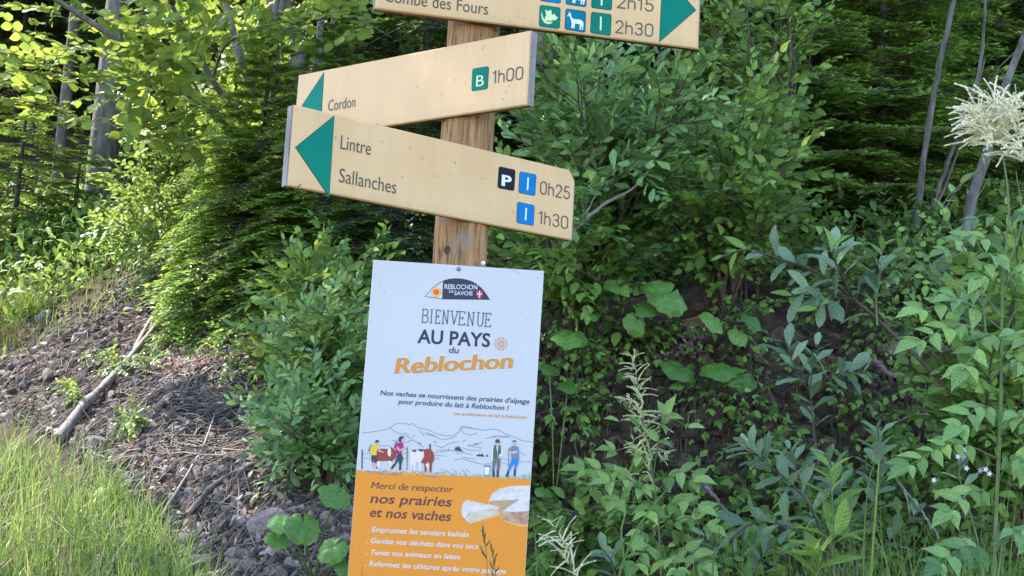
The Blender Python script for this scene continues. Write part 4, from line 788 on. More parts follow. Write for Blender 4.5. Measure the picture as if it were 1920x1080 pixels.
sp_at('low spruce under the leaning grey stems', 1720, 8.8, 2.4, 1.1, 56, DB, tr=.04)
n_ = 0
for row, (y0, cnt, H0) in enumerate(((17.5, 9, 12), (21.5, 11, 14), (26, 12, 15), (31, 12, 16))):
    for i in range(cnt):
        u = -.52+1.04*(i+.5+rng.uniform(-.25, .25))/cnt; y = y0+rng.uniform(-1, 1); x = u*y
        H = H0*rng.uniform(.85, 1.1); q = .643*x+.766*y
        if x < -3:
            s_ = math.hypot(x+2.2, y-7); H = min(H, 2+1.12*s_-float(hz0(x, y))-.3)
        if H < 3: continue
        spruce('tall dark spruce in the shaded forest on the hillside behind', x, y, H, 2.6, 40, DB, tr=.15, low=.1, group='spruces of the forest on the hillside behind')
for x, y, H, lb in ((-7.6, 11.0, 4.2, 'nearest to the meadow'), (-9.5, 12.6, 5.2, 'second from the meadow'), (-11.5, 14.0, 6.2, 'with the third place up the slope'), (-9.0, 15.5, 7.0, 'behind the meadow saplings'), (-13.5, 12.4, 6.0, 'farthest left'), (-12.5, 17.5, 8.5, 'highest up the slope'), (-10.6, 10.6, 4.6, 'by the path edge')):
    spruce('spruce left of the picture edge, the one '+lb, x, y, H, 1.9, 50, DB, tr=.09, low=.05)
# broadleaf trees added with unseen crowns that shade the sign and right-hand bank
def crown_tree(label, base, top, cen, rad, n, lsz=.15):
    B = np.array(base, float); B[2] = hz(B[0], B[1])-.1; T = np.array(top, float); root = thing('added_shade_tree', label, 'tree', tuple(B))
    pts = bez([B, B*.5+T*.5+np.array([.15, .1, 0]), T], 12); mb = MB(); mb.tube(pts, np.linspace(.13, .04, len(pts)), 9); own(link('trunk', mb.mesh('trunk', M['bark']), root)); cm = MB()
    for i in range(16):
        v = unit(rv()); E = np.array(cen)+v*np.array(rad)*.8; p0 = pts[rng.integers(len(pts)//2, len(pts))]; q = bez([p0, (p0+E)/2+[0, 0, .3], E], 8); mb = MB(); mb.tube(q, np.linspace(.045, .01, len(q)), 5); own(link('limb', mb.mesh('limb', M['bark']), root))
    cl = rng.normal(0, 1, (n//30, 3)); cl = cl/np.linalg.norm(cl, axis=1, keepdims=True)*rng.uniform(.25, 1, (len(cl), 1))**.45*np.array(rad)+np.array(cen)
    P = (cl[:, None]+rng.normal(0, .26, (len(cl), 30, 3))).reshape(-1, 3); Ms = [frame(rv()+[0, 0, -.3], np.array([0, 0, 1])+rv(.6), p, lsz*rng.uniform(.7, 1.2)) for p in P]
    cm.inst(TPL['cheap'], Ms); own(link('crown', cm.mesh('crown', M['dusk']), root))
crown_tree('tall broadleaf tree rising behind the post with its crown above the picture', (-1.35, 9.6, 0), (-3.6, 8.6, 9.4), (-4.2, 8.3, 9.8), (2.7, 2.4, 2.1), 13000)
crown_tree('broadleaf tree on the bank whose crown spreads above the signpost', (.6, 9.2, 0), (-1.6, 9.8, 9.4), (-1.9, 10.0, 10.0), (2.5, 2.2, 2.0), 10000)
crown_tree('broadleaf tree outside the left edge whose crown shades the signpost', (-6.6, 6.6, 0), (-6.0, 6.2, 8.8), (-6.0, 6.2, 9.6), (2.2, 2.0, 1.6), 9000)
# leaning stems at the upper right
def stem_tree(name, label, cat, paths, m_='bark', group=None):
    root = None
    for pp_, r0, r1, nm in paths:
        pts = bez([at(*q) for q in pp_], 22); pts += rng.normal(0, paths[0][1]*.10, pts.shape)
        if root is None: root = thing(name, label, cat, tuple(pts[0]), group)
        mb = MB(); mb.tube(pts, np.linspace(r0, r1, len(pts))*(1+.1*np.sin(np.arange(len(pts))*1.7)), 8); own(link(nm, mb.mesh(nm, M[m_]), root))
    return root
stem_tree('young_tree', 'straight thin grey stem leaning right in the upper right', 'young tree', [([(1712, 470, 6.9), (1728, 330, 6.9), (1752, 170, 6.9), (1775, 60, 6.9), (1805, -60, 6.9)], .021, .013, 'stem')])
stem_tree('young_tree', 'pair of twiggy stems right of the straight grey stem', 'young tree', [([(1742, 400, 7.1), (1775, 310, 7.1), (1800, 240, 7.1), (1838, 120, 7.1), (1850, -40, 7.1)], .016, .008, 'stem'), ([(1755, 390, 7.1), (1790, 300, 7.1), (1822, 190, 7.1), (1848, 110, 7.1)], .009, .005, 'stem'), ([(1838, 190, 7.1), (1880, 120, 7.0), (1930, 80, 6.9)], .006, .003, 'twig')])
stem_tree('young_tree', 'bent grey trunk curving up from the mossy bank at the right', 'young tree', [([(1748, 510, 6.2), (1785, 478, 6.25), (1812, 430, 6.3), (1822, 380, 6.35), (1845, 300, 6.4), (1872, 200, 6.5), (1905, 110, 6.6), (1960, -30, 6.7)], .036, .019, 'trunk'), ([(1765, 400, 6.3), (1800, 350, 6.3), (1850, 310, 6.4)], .006, .003, 'twig')])
# hazel with several stems, its leafy branches reaching left into the sun
hz_st = [([(452, 292, 7.8), (425, 240, 7.7), (378, 188, 7.5), (330, 150, 7.3), (270, 112, 7.1), (215, 72, 6.9), (150, 28, 6.8), (90, -10, 6.7)], .030, .014), ([(466, 290, 7.9), (440, 215, 7.9), (398, 150, 7.8), (360, 80, 7.7), (322, 10, 7.6)], .026, .015), ([(512, 290, 8), (494, 225, 8), (458, 130, 8), (432, 40, 8), (415, -40, 8)], .034, .022),
 ([(505, 285, 8.1), (508, 200, 8.1), (520, 120, 8.1), (515, 30, 8.1), (530, -30, 8.1)], .024, .016), ([(560, 280, 8.2), (572, 200, 8.2), (592, 130, 8.2), (600, 60, 8.2), (608, -30, 8.2)], .034, .024), ([(590, 270, 8.0), (600, 160, 8.0), (612, 90, 8.0), (626, 30, 8.0), (630, -30, 8)], .020, .015), ([(230, 85, 6.9), (222, 40, 6.8), (210, -20, 6.8)], .012, .008), ([(378, 188, 7.5), (350, 150, 7.4), (240, 165, 7.0), (140, 190, 6.8), (60, 215, 6.7)], .010, .003), ([(330, 150, 7.3), (260, 150, 7.0), (170, 130, 6.8), (110, 120, 6.7)], .009, .003),
 ([(398, 150, 7.8), (420, 90, 7.5), (470, 60, 7.3), (560, 50, 7.2), (640, 20, 7.1)], .010, .003), ([(640, 20, 7.1), (690, 45, 6.9), (735, 70, 6.8)], .004, .002), ([(545, 105, 7.4), (600, 85, 7.3), (660, 30, 7.2)], .007, .004)]
stems = []; Ms = []
for pp_, a, b in hz_st: pts = bez([at(*q) for q in pp_], 20); stems.append((pts, a, b))
for poly, dr, n in (([(0, 120), (60, 95), (240, 95), (300, 150), (250, 175), (150, 185), (110, 245), (15, 235)], (6.4, 6.9), 42), ([(240, 60), (420, 110), (440, 250), (320, 290), (270, 200), (260, 150)], (6.7, 7.3), 52), ([(100, -40), (720, -40), (690, 50), (560, 130), (430, 110), (300, 60), (120, 40)], (6.8, 7.6), 90), ([(640, -10), (720, 0), (760, 60), (700, 70)], (6.7, 6.9), 4), ([(430, 60), (560, 110), (540, 260), (440, 260)], (8.3, 8.8), 22)):
    for q in rand_in(poly, n):
        p = at(q[0], q[1], rng.uniform(*dr)); Ms.append(frame([rng.normal(-.5, .6), rng.normal(-.4, .5), rng.normal(.05, .25)], np.array([-.3, -.35, 1.])+rv(.3), p, rng.uniform(.8, 1.15)))
root = plant('hazel_tree', 'multi-stemmed hazel with sunlit yellow-green leaves over the left bank', 'hazel tree', stems, Ms, HZ, 300, stem_mat=M['bark'])
# sunlit shrubs between hazel and scree
def fill(name, label, cat, base, poly, dr, n, sp, nobj=120, size=1., nst=6, **k):
    B = at(*base); B[2] = hz(B[0], B[1])-.03; stems = []; Ms = []
    for q in rand_in(poly, nst): T = at(q[0], q[1], rng.uniform(*dr)); stems.append((bez([B+rv(.05)*[1, 1, 0], (B+T)/2+[0, 0, .12], T], 12), .010, .003))
    for q in rand_in(poly, n):
        p = at(q[0], q[1], rng.uniform(*dr)); p[2] = max(p[2], hz(p[0], p[1])+.02); Ms.append(frame(unit(p-B)*.8+rv(.45)+np.array([0, -.2, .1]), np.array([-.25, -.4, 1.])+rv(.3), p, size*rng.uniform(.75, 1.15)))
    return plant(name, label, cat, stems, Ms, sp, nobj, **k)
fill('leafy_shrub', 'sunlit leafy shrub right of the thick grey trunk', 'shrub', (330, 470, 9.6), [(262, 240), (430, 230), (420, 340), (330, 430), (275, 400)], (8.3, 9.2), 120, LI, 150, 1.15)
fill('leafy_shrub', 'bright yellow-green shrub at the crest above the scree', 'shrub', (380, 480, 9.4), [(230, 330), (420, 300), (430, 420), (330, 480), (230, 450)], (8.3, 9.0), 130, LI, 150, 1.1)
fill('leafy_shrub', 'small-leaved shrub at the foot of the hazel stems', 'shrub', (500, 420, 8.4), [(400, 230), (560, 230), (590, 330), (420, 350)], (7.8, 8.3), 80, HZ, 120, .8)
fill('leafy_shrub', 'tall airy shrub with yellow-green leaves filling the space behind the hazel', 'shrub', (420, 450, 9.8), [(240, 30), (620, 20), (600, 250), (430, 330), (250, 260)], (8.8, 9.8), 190, HZ, 120, 1.0)
fill('leafy_shrub', 'sunny low shrub sprawling over the crest left of the young spruces', 'shrub', (300, 500, 9.3), [(180, 400), (400, 370), (430, 470), (330, 500), (200, 480)], (8.5, 9.2), 90, LI, 120, 1.0)
# young spruces left of the post, hanging sprays catch the sun
sp_at('young spruce with drooping sprays left of the lowest board', 490, 7.5, 2.0, .85, 120, NB, tr=.03, el0=-12, low=.05)
sp_at('young spruce behind the left end of the lowest board', 620, 7.1, 2.0, .85, 120, NB, tr=.035, el0=-10, low=.08)
sp_at('shaded young spruce beside the post under the lowest board', 760, 6.8, 1.7, .8, 100, DB, tr=.035, el0=-18, low=.02)
sp_at('small spruce overhanging the top of the scree', 440, 7.7, 1.2, .62, 80, NB, tr=.02, el0=-18, low=.05)
# ------------------------------------------------------------------ right: shrubs over the bank
fill('leafy_shrub', 'distant yellow-green bush glimpsed between the top board and the sallow', 'shrub', (1060, 430, 8.2), [(1000, 90), (1120, 80), (1130, 200), (1060, 320), (1000, 300)], (7.6, 8.2), 70, LI, 80, 1.1)
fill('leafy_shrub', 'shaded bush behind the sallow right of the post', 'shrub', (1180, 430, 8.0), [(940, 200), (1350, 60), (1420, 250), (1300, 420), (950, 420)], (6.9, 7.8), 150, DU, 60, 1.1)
shrub('sallow_bush', 'grey-green sallow bush right of the boards', 'shrub', (1110, 560, 5.9), [(985, 190), (1090, 110), (1210, 90), (1320, 170), (1340, 300), (1240, 380), (1080, 420), (1000, 330)], (5.0, 5.8), 38, WI, 8, 1.0, 300)
shrub('beech_bush', 'small beech with rounded leaves right of the sallow bush', 'shrub', (1380, 560, 6.2), [(1300, 190), (1400, 150), (1470, 180), (1500, 250), (1450, 320), (1330, 330)], (5.7, 6.2), 14, BE, 6, 1.1, 250)
shrub('beech_bush', 'beech twigs at the top edge right of the top board', 'shrub', (1440, 540, 6.8), [(1300, -30), (1500, -30), (1540, 70), (1420, 110), (1330, 80)], (6.2, 6.8), 16, BE, 6, 1.1, 120)
shrub('beech_bush', 'low beech with pale fresh leaves in the right middle', 'shrub', (1350, 580, 5.9), [(1170, 350), (1340, 350), (1480, 300), (1490, 400), (1380, 460), (1200, 460)], (5.3, 5.8), 22, BE, 7, 1.05, 300)
shrub('beech_bush', 'small-leaved bush directly right of the lowest board', 'shrub', (1080, 580, 5.7), [(960, 330), (1090, 420), (1160, 450), (1150, 500), (960, 500)], (5.2, 5.7), 18, BE, 7, 1.0, 160)
stem_tree('bare_branch', 'pale bare branch slanting up beside the right end of the lowest board', 'branch', [([(1075, 432, 5.1), (1130, 385, 5.1), (1190, 350, 5.15), (1230, 300, 5.2)], .008, .003, 'branch'), ([(1085, 425, 5.1), (1120, 360, 5.2), (1155, 290, 5.3)], .004, .002, 'twig')], 'deadwood')
for i, (px, py, r_, lb) in enumerate(((1060, 560, 90, 'bramble at the upper right corner of the panel'), (1250, 470, 90, 'bramble under the low beech'), (1420, 520, 90, 'bramble left of the upper willow sprig'), (1560, 590, 70, 'bramble under the upper willow sprig'), (1620, 540, 80, 'bramble right of the upper willow sprig'), (1130, 640, 60, 'bramble between butterbur leaves near the panel'),
     (1350, 640, 60, 'bramble beside the round butterbur leaves'), (1530, 730, 60, 'bramble hanging behind the middle willow sprig'), (1390, 760, 60, 'bramble hanging below the paired butterbur leaves'), (1400, 880, 80, 'bramble at the foot of the dark bank, right of the goatsbeard'), (1080, 790, 70, 'bramble hanging beside the panel picture'), (1450, 960, 80, 'low bramble behind the bottom right willow leaves'),
     (1680, 640, 60, 'bramble beside the slanting stick'), (1040, 690, 50, 'bramble at the right edge of the panel text'))):
    clump('bramble', 'green '+lb, 'bramble', px, py, r_, BR, 15, .8, 150, .16, hang=.1)
for px, py, r_, lb in ((1700, 560, 70, 'leafy plant at the foot of the bent grey trunk'), (1780, 520, 60, 'leafy plant under the bent grey trunk'), (1150, 480, 70, 'leafy plant above the round butterbur leaves'), (1690, 830, 60, 'leafy plant in the dark hollow at the right'), (1720, 1000, 70, 'leafy plant at the bottom behind the grass')):
    clump('leafy_plant', 'small dark '+lb, 'plant', px, py, r_, BE, 22, .85, 90, .25)
# ------------------------------------------------------------------ left of the panel
shrub('sallow_bush', 'sallow bush with narrow leaves hanging over the scree left of the panel', 'shrub', (640, 800, 5.3), [(500, 560), (600, 530), (690, 560), (690, 700), (610, 720), (560, 640)], (4.9, 5.4), 12, WI, 8, .8, 250)
shrub('sallow_bush', 'lower sallow bush at the left edge of the orange field', 'shrub', (610, 950, 4.7), [(510, 700), (680, 700), (675, 860), (560, 880), (500, 790)], (4.5, 4.9), 16, WI, 7, .7, 240)
shrub('leafy_bush', 'light green bush with small pointed leaves at the left edge of the panel', 'bush', (600, 860, 5.2), [(560, 620), (620, 560), (690, 620), (690, 800), (560, 830), (530, 760)], (4.9, 5.3), 14, LI, 8, .95, 260)
shrub('beech_bush', 'sunlit yellow-green bush on the litter left of the panel', 'shrub', (520, 690, 6.2), [(470, 650), (600, 600), (590, 680), (480, 700)], (5.9, 6.2), 7, LI, 6, .9, 150)
shrub('beech_bush', 'leafy bush between the young spruces and the panel', 'shrub', (620, 640, 6.3), [(530, 520), (700, 480), (700, 600), (560, 620)], (5.8, 6.3), 22, BE, 7, 1.05, 200)
stem_tree('young_tree', 'short reddish trunk left of the panel behind the sallow leaves', 'young tree', [([(645, 720, 6.2), (646, 640, 6.2), (644, 560, 6.25), (640, 500, 6.3)], .022, .008, 'trunk')], 'twig')
# butterbur
PB = [big_leaf(s) for s in range(4)]; PM = [MB().add(t[0], t[1], 0, 0., t[2]).mesh('butterbur_leaf', M['petasites']) for t in PB]
def butterbur(label, leaves, dd=-.10):
    cx = np.mean([l[0] for l in leaves]); cy_ = np.max([l[1] for l in leaves])+40; P, _ = ground_at(np.array([cx]), np.array([cy_])); B = P[0]; root = thing('butterbur', label, 'plant', tuple(B))
    for i, l in enumerate(leaves):
        px, py, wpx, tilt = l[:4]; d = (l[4] if len(l) > 4 else None)
        if d is None: G_, _ = ground_at(np.array([px]), np.array([py])); d = min(G_[0][1]-.25, 5.35)
        p = at(px, py, d); s_ = wpx/F*d*.98; n_ = unit(np.array([rng.normal(0, .3), -1, .35+tilt*1.5+rng.normal(0, .2)])); up = np.array([rng.normal(0, .3), .25, .9]); dn = -np.array([up[0]*2, up[1], up[2]]); dn = dn-n_*np.dot(dn, n_); M_ = frame(dn, n_, p-B, s_*.88)
        link('leaf', PM[i % 4], root, Matrix(M_)); mb = MB(); mb.tube(bez([B, (B+p)/2+np.array([0, -.05, .03]), p-n_*.005], 8), .0035, 5); own(link('stalk', mb.mesh('stalk', M['stem_g']), root))
butterbur('group of round butterbur leaves high on the shaded bank', [(1158, 532, 62, .6), (1222, 535, 60, .5), (1256, 552, 92, .35), (1212, 576, 48, .3), (1193, 605, 55, .3)])
butterbur('broad butterbur leaf near the right edge of the panel', [(1070, 628, 80, .9), (1105, 590, 40, .8)])
butterbur('butterbur with heart-shaped leaves left of the willow sprigs', [(1338, 600, 60, .4), (1385, 628, 46, .2), (1410, 600, 50, .6)])
butterbur('butterbur with wide leaves over the edge of the dark hollow', [(1275, 690, 82, 1.4), (1345, 690, 78, .9), (1390, 704, 76, .4), (1270, 722, 30, .6)])
butterbur('small butterbur leaves low beside the panel', [(1030, 690, 44, .8), (1065, 722, 50, .8), (1020, 920, 40, 1.2)])
butterbur('large butterbur by the stones at the left edge of the orange field', [(632, 925, 72, .9, 3.95), (568, 985, 74, .1, 3.9), (625, 1026, 66, .2, 3.95), (530, 975, 60, .9, 4.0), (520, 1008, 52, .9, 4.0), (648, 1060, 46, .3, 3.95)])
# ------------------------------------------------------------------ willow sprigs with long blue-green leaves
def sprig(name, label, cat, paths, sp, nleaf, size, stem_mat=None, bright=None, twist=0):
    root = None
    for ip, (pp_, r0) in enumerate(paths):
        pts = bez([at(*q) for q in pp_], 20)
        if root is None: root = thing(name, label, cat, tuple(pts[0]))
        mb = MB(); mb.tube(pts, np.linspace(r0, r0*.35, len(pts)), 6); own(link('stem', mb.mesh('stem', stem_mat or sp.twig), root))
        n = nleaf[ip] if isinstance(nleaf, (list, tuple)) else nleaf; lo = np.array(root.location)
        for i in range(n):
            t = .25+.75*(i+.5)/n; f = t*(len(pts)-1.01); j = int(f); p = pts[j]+(pts[j+1]-pts[j])*(f-j); tg = unit(pts[j+1]-pts[j]); a = i*2.4+twist
            e1 = unit(np.cross(tg, [0, 1, .1])); e2 = np.cross(tg, e1); d = tg*(.45+.5*t)+(e1*math.cos(a)+e2*math.sin(a)*.7)+np.array([0, 0, .12]); n_ = tg*.8+np.array([-.1, -.35, .9])+rv(.15)
            lm = sp.lm if not (bright and t > .82) else bright.lm
            m_ = frame(d, n_, p-lo, size*rng.uniform(.75, 1.15)*(1-.45*max(0, t-.8)/.2)); link('leaf', lm, root, Matrix(m_))
    return root
LM = Species('lime_leafed', 'lance', M['lime'], M['stem_g'], .1, 3, .2, nvar=1)
sprig('willow_sprig', 'willow branch reaching left from the slanting stick with pale leaf tips', 'willow', [([(1770, 722, 4.6), (1690, 640, 4.62), (1600, 560, 4.65), (1530, 510, 4.65), (1470, 488, 4.6), (1400, 468, 4.55), (1352, 482, 4.5)], .0085), ([(1600, 560, 4.65), (1580, 520, 4.6), (1562, 480, 4.55), (1566, 458, 4.5)], .005), ([(1600, 560, 4.65), (1540, 545, 4.6), (1480, 555, 4.5)], .004), ([(1600, 560, 4.65), (1560, 560, 4.6), (1530, 580, 4.5)], .004)], GW, [16, 13, 8, 8], .115, M['twig'], LM)
sprig('willow_sprig', 'upright willow shoot right of the upper willow branch', 'willow', [([(1645, 610, 4.5), (1643, 560, 4.5), (1650, 510, 4.5), (1656, 458, 4.5)], .004)], GW, 13, .12, M['stem_g'], LM)
sprig('willow_sprig', 'willow shoot with blue-green leaves in front of the dark hollow', 'willow', [([(1535, 870, 4.5), (1525, 800, 4.5), (1520, 720, 4.5), (1532, 645, 4.45)], .005), ([(1522, 740, 4.5), (1490, 690, 4.45), (1475, 640, 4.4)], .004), ([(1522, 730, 4.5), (1570, 700, 4.4), (1620, 700, 4.35)], .003)], GW, [16, 9, 9], .105, M['twig'])
sprig('willow_sprig', 'willow bush with broad blue-green leaves at the bottom right', 'willow', [([(1570, 1120, 4.2), (1600, 1000, 4.2), (1575, 920, 4.2), (1550, 850, 4.2)], .006), ([(1580, 1100, 4.2), (1520, 950, 4.15), (1440, 870, 4.1), (1390, 830, 4.1)], .005), ([(1600, 1080, 4.2), (1640, 950, 4.25), (1650, 870, 4.25), (1645, 800, 4.25)], .005), ([(1580, 1100, 4.2), (1500, 1000, 4.1), (1420, 980, 4.05), (1370, 1010, 4.05)], .005), ([(1600, 1080, 4.2), (1680, 1000, 4.2), (1720, 960, 4.2)], .004), ([(1590, 1100, 4.2), (1540, 1000, 4.2), (1500, 900, 4.2), (1480, 840, 4.2)], .004)], GW, [22, 22, 20, 18, 12, 16], .098, M['twig'])
sprig('willow_sprig', 'low willow leaves at the bottom edge left of the goatsbeard foot', 'willow', [([(1160, 1120, 4.4), (1150, 1060, 4.4), (1130, 1030, 4.35)], .004), ([(1330, 1120, 4.3), (1340, 1040, 4.3), (1320, 1000, 4.3)], .004), ([(1400, 1140, 4.0), (1420, 1060, 4.0), (1440, 1030, 4.0)], .004)], GW, [9, 12, 12], .09, M['twig'])
sprig('tall_herb', 'tall green herb with arching lime leaves at the bottom right', 'herb', [([(1565, 1120, 3.9), (1562, 1000, 3.9), (1560, 930, 3.9), (1553, 870, 3.9)], .005)], LM, 11, .12, M['stem_g'])
sprig('tall_herb', 'tall herb with curved pale leaves in front of the willow bush', 'herb', [([(1565, 1100, 3.85), (1560, 1020, 3.85), (1572, 1000, 3.85)], .004), ([(1520, 1120, 3.85), (1535, 1060, 3.85), (1530, 1040, 3.85)], .004)], LM, [5, 7], .14, M['stem_g'])
# ------------------------------------------------------------------ goatsbeard
AL = Species('goatsbeard', 'acum', M['aruncus'], M['stem_g'], .08, 3, .2, nvar=1)
AD = Species('goatsbeard_shaded', 'acum', M['willow'], M['stem_g'], .08, 3, .2, nvar=1)  # darker copy of the goatsbeard leaf, shade put into its colour
def raceme(seed, mt, th=1.):
    r = np.random.default_rng(seed); mb = MB(); pts = np.array([[.10*math.sin(t*2+seed)*t, t, .10*t-.32*t*t] for t in np.linspace(0, 1, 9)]); mb.tube(pts, np.linspace(.03*th, .014*th, 9), 4, 0, cap=False)
    Ms = []
    for i in range(110):
        t = i/110; f = t*7.99; j = int(f); p = pts[j]+(pts[j+1]-pts[j])*(f-j); d = rv(); d[1] *= .4; m_ = frame(d, rv(), p, 1); m_[:3, 0] *= .045*th; m_[:3, 1] *= .07*th*(1-.4*t); Ms.append(m_)
    mb.inst(BL, Ms, 0); return mb.mesh('raceme', mt)
RC = [raceme(s, M['cream'], .8) for s in (1, 2, 3)]; RG = [raceme(s, M['greencream']) for s in (4, 5, 6)]
def frond(root, a, b, n, size, sp=AL, droop=.05, r_=.0022):
    """a feather leaf: rachis with paired leaflets"""
    A = at(*a); B = at(*b); pts = bez([A, (A+B)/2+[0, 0, droop], B], 12); mb = MB(); mb.tube(pts, np.linspace(r_, .001, len(pts)), 5); own(link('rachis', mb.mesh('rachis', M['stem_g']), root)); lo = np.array(world_loc(root))
    tg = unit(B-A); sd = unit(np.cross(tg, [-.15, -.75, .65])); Lr = np.linalg.norm(B-A)
    for i in range(n):
        t = .35+.62*i/max(1, n-1); f = t*(len(pts)-1.01); j = int(f); p = pts[j]+(pts[j+1]-pts[j])*(f-j)
        for s_ in (-1, 1): link('leaflet', sp.lm, root, Matrix(frame(tg*.75+sd*s_*rng.uniform(.7, 1.1)+np.array([0, -.1, -.15])+rv(.12), np.array([-.1, -.75, .75])+rv(.3), p-lo, size*1.0*rng.uniform(.75, 1.15)*(1-.2*t))))
    link('leaflet', sp.lm, root, Matrix(frame(tg+np.array([0, 0, -.2]), np.array([-.1, -.75, .8]), B-lo, size*1.1)))
def racemes(root, p0, p1, n, l0, l1, meshes, side=1., up=.25, bias=(0, 0, 0)):
    lo = np.array(world_loc(root)); A = at(*p0); B = at(*p1)
    for i in range(n):
        t = (i+.5)/n; p = A+(B-A)*t; a = i*2.4; tg = unit(B-A); e1 = unit(np.cross(tg, [0, 1, 0])); e2 = np.cross(tg, e1); a += rng.normal(0, .6); p = p+rv(.006); d = (e1*math.cos(a)+e2*math.sin(a)*.6)*side*rng.uniform(.5, 1)+tg*(up+rng.normal(.15, .25))+np.array(bias)+rv(.22)
        link('raceme', meshes[i % 3], root, Matrix(frame(d, np.array([0, 0, 1.])+rv(.2), p-lo, (l0+(l1-l0)*t)*rng.uniform(.5, 1.25))))
gb = sprig('goatsbeard', 'slender goatsbeard with greenish-white flower spikes right of the panel', 'goatsbeard', [([(1242, 1130, 4.1), (1236, 1000, 4.1), (1225, 900, 4.1), (1208, 800, 4.1), (1196, 720, 4.1), (1186, 665, 4.1)], .0045)], AL, 0, .1, M['stem_g'])
racemes(gb, (1208, 800, 4.1), (1188, 668, 4.1), 44, .095, .045, RG, 1., .35)
racemes(gb, (1222, 880, 4.1), (1204, 790, 4.1), 16, .085, .08, RG, 1., .25)
for a, b, n in (((1208, 800, 4.1), (1250, 758, 4.05), 10), ((1215, 850, 4.1), (1180, 830, 4.0), 9), ((1215, 850, 4.1), (1250, 850, 4.0), 8), ((1225, 890, 4.1), (1170, 900, 4.0), 9), ((1200, 760, 4.1), (1170, 742, 4.0), 7)): racemes(gb, a, b, n, .05, .035, RG, .9, .5)
for a, b, n, s_ in (((1225, 900, 4.1), (1150, 845, 3.95), 2, .07), ((1225, 890, 4.1), (1250, 778, 4.0), 2, .07), ((1228, 930, 4.1), (1300, 900, 3.95), 3, .085), ((1230, 950, 4.1), (1090, 880, 3.9), 4, .075), ((1230, 960, 4.1), (1140, 905, 3.9), 3, .075), ((1234, 980, 4.1), (1310, 955, 3.9), 3, .08), ((1232, 960, 4.1), (1200, 1000, 3.85), 3, .08), ((1236, 1010, 4.1), (1330, 990, 3.85), 3, .075), ((1238, 1050, 4.1), (1190, 1060, 3.8), 4, .08), ((1240, 1060, 4.1), (1320, 1060, 3.8), 4, .08), ((1230, 930, 4.1), (1160, 940, 3.9), 2, .065), ((1240, 1080, 4.1), (1270, 1070, 3.7), 3, .08), ((1215, 840, 4.1), (1160, 790, 4.0), 1, .055), ((1215, 830, 4.1), (1290, 800, 4.0), 1, .055)): frond(gb, a, b, n, s_)
gp = sprig('goatsbeard', 'pale goatsbeard flower spray at the bottom edge beside the panel', 'goatsbeard', [([(1085, 1140, 3.6), (1070, 1060, 3.6), (1050, 1010, 3.6), (1035, 975, 3.6)], .003)], AL, 0, .1, M['stem_g'])
racemes(gp, (1080, 1080, 3.6), (1036, 978, 3.6), 26, .10, .05, RC, 1., .3)
gr = sprig('goatsbeard', 'tall leafy goatsbeard with a big creamy flower plume at the right edge', 'goatsbeard', [([(1862, 1140, 3.4), (1868, 950, 3.4), (1876, 780, 3.4), (1878, 650, 3.4), (1880, 520, 3.4), (1892, 400, 3.4), (1882, 300, 3.4), (1868, 240, 3.4)], .0055), ([(1880, 520, 3.4), (1915, 420, 3.4), (1905, 320, 3.4)], .003), ([(1880, 650, 3.4), (1900, 590, 3.35), (1935, 560, 3.3)], .003), ([(1838, 470, 3.5), (1822, 400, 3.5), (1856, 330, 3.5)], .002)], AL, 0, .1, M['stem_g'])
racemes(gr, (1882, 270, 3.4), (1864, 190, 3.4), 76, .13, .10, RC, 1., .15, (-.35, 0, .1)); racemes(gr, (1860, 270, 3.35), (1835, 205, 3.35), 50, .115, .08, RC, .9, .15, (-.7, 0, .05)); racemes(gr, (1915, 300, 3.35), (1905, 190, 3.35), 55, .12, .10, RC, 1., .2)
for a, b, n, s_ in (((1880, 620, 3.4), (1725, 582, 3.25), 4, .075), ((1878, 650, 3.4), (1720, 640, 3.2), 5, .08), ((1880, 600, 3.4), (1790, 560, 3.3), 4, .075), ((1880, 640, 3.4), (1810, 690, 3.2), 4, .085), ((1880, 560, 3.4), (1930, 530, 3.3), 4, .08), ((1878, 720, 3.4), (1930, 700, 3.3), 4, .08), ((1876, 790, 3.4), (1800, 800, 3.25), 4, .08), ((1872, 860, 3.4), (1700, 875, 3.15), 6, .07), ((1872, 900, 3.4), (1930, 880, 3.25), 4, .085), ((1870, 950, 3.4), (1780, 960, 3.2), 4, .08), ((1866, 1040, 3.4), (1930, 1020, 3.2), 4, .08), ((1878, 680, 3.4), (1930, 640, 3.2), 4, .085), ((1876, 820, 3.4), (1930, 800, 3.2), 4, .085), ((1892, 430, 3.4), (1800, 440, 3.4), 3, .05), ((1885, 480, 3.4), (1770, 470, 3.3), 4, .055), ((1888, 440, 3.4), (1930, 420, 3.3), 4, .06), ((1884, 500, 3.4), (1840, 520, 3.3), 4, .075), ((1866, 1060, 3.4), (1760, 1060, 3.1), 5, .075)): frond(gr, a, b, n, s_, AL if rng.random() < .75 else AD)
shrub('leafy_bush', 'dense dark leafy bush behind the tall goatsbeard at the right edge', 'bush', (1900, 1000, 4.9), [(1780, 560), (1960, 480), (1980, 900), (1800, 920)], (4.3, 4.8), 26, BE, 8, 1.1, 250)
shrub('leafy_bush', 'leafy bush between the panel and the dark hollow, low down', 'bush', (1120, 1060, 4.9), [(1010, 940), (1150, 900), (1180, 1060), (1020, 1060)], (4.5, 4.9), 8, BE, 6, .9, 120)
sprig('tall_herb', 'thin leafy shoot with nodding pale tip left of the goatsbeard plume', 'herb', [([(1850, 640, 3.9), (1835, 520, 3.9), (1790, 440, 3.9), (1770, 380, 3.9), (1855, 300, 3.9)], .003)], AL, 14, .06, M['stem_g'])
sprig('balsam', 'small plant with white and pink flowers at the lower right', 'flower', [([(1850, 1120, 3.7), (1830, 1000, 3.7), (1800, 900, 3.7), (1802, 850, 3.7)], .003)], GW, 10, .07, M['stem_g'])
bz = bpy.data.objects[-1]
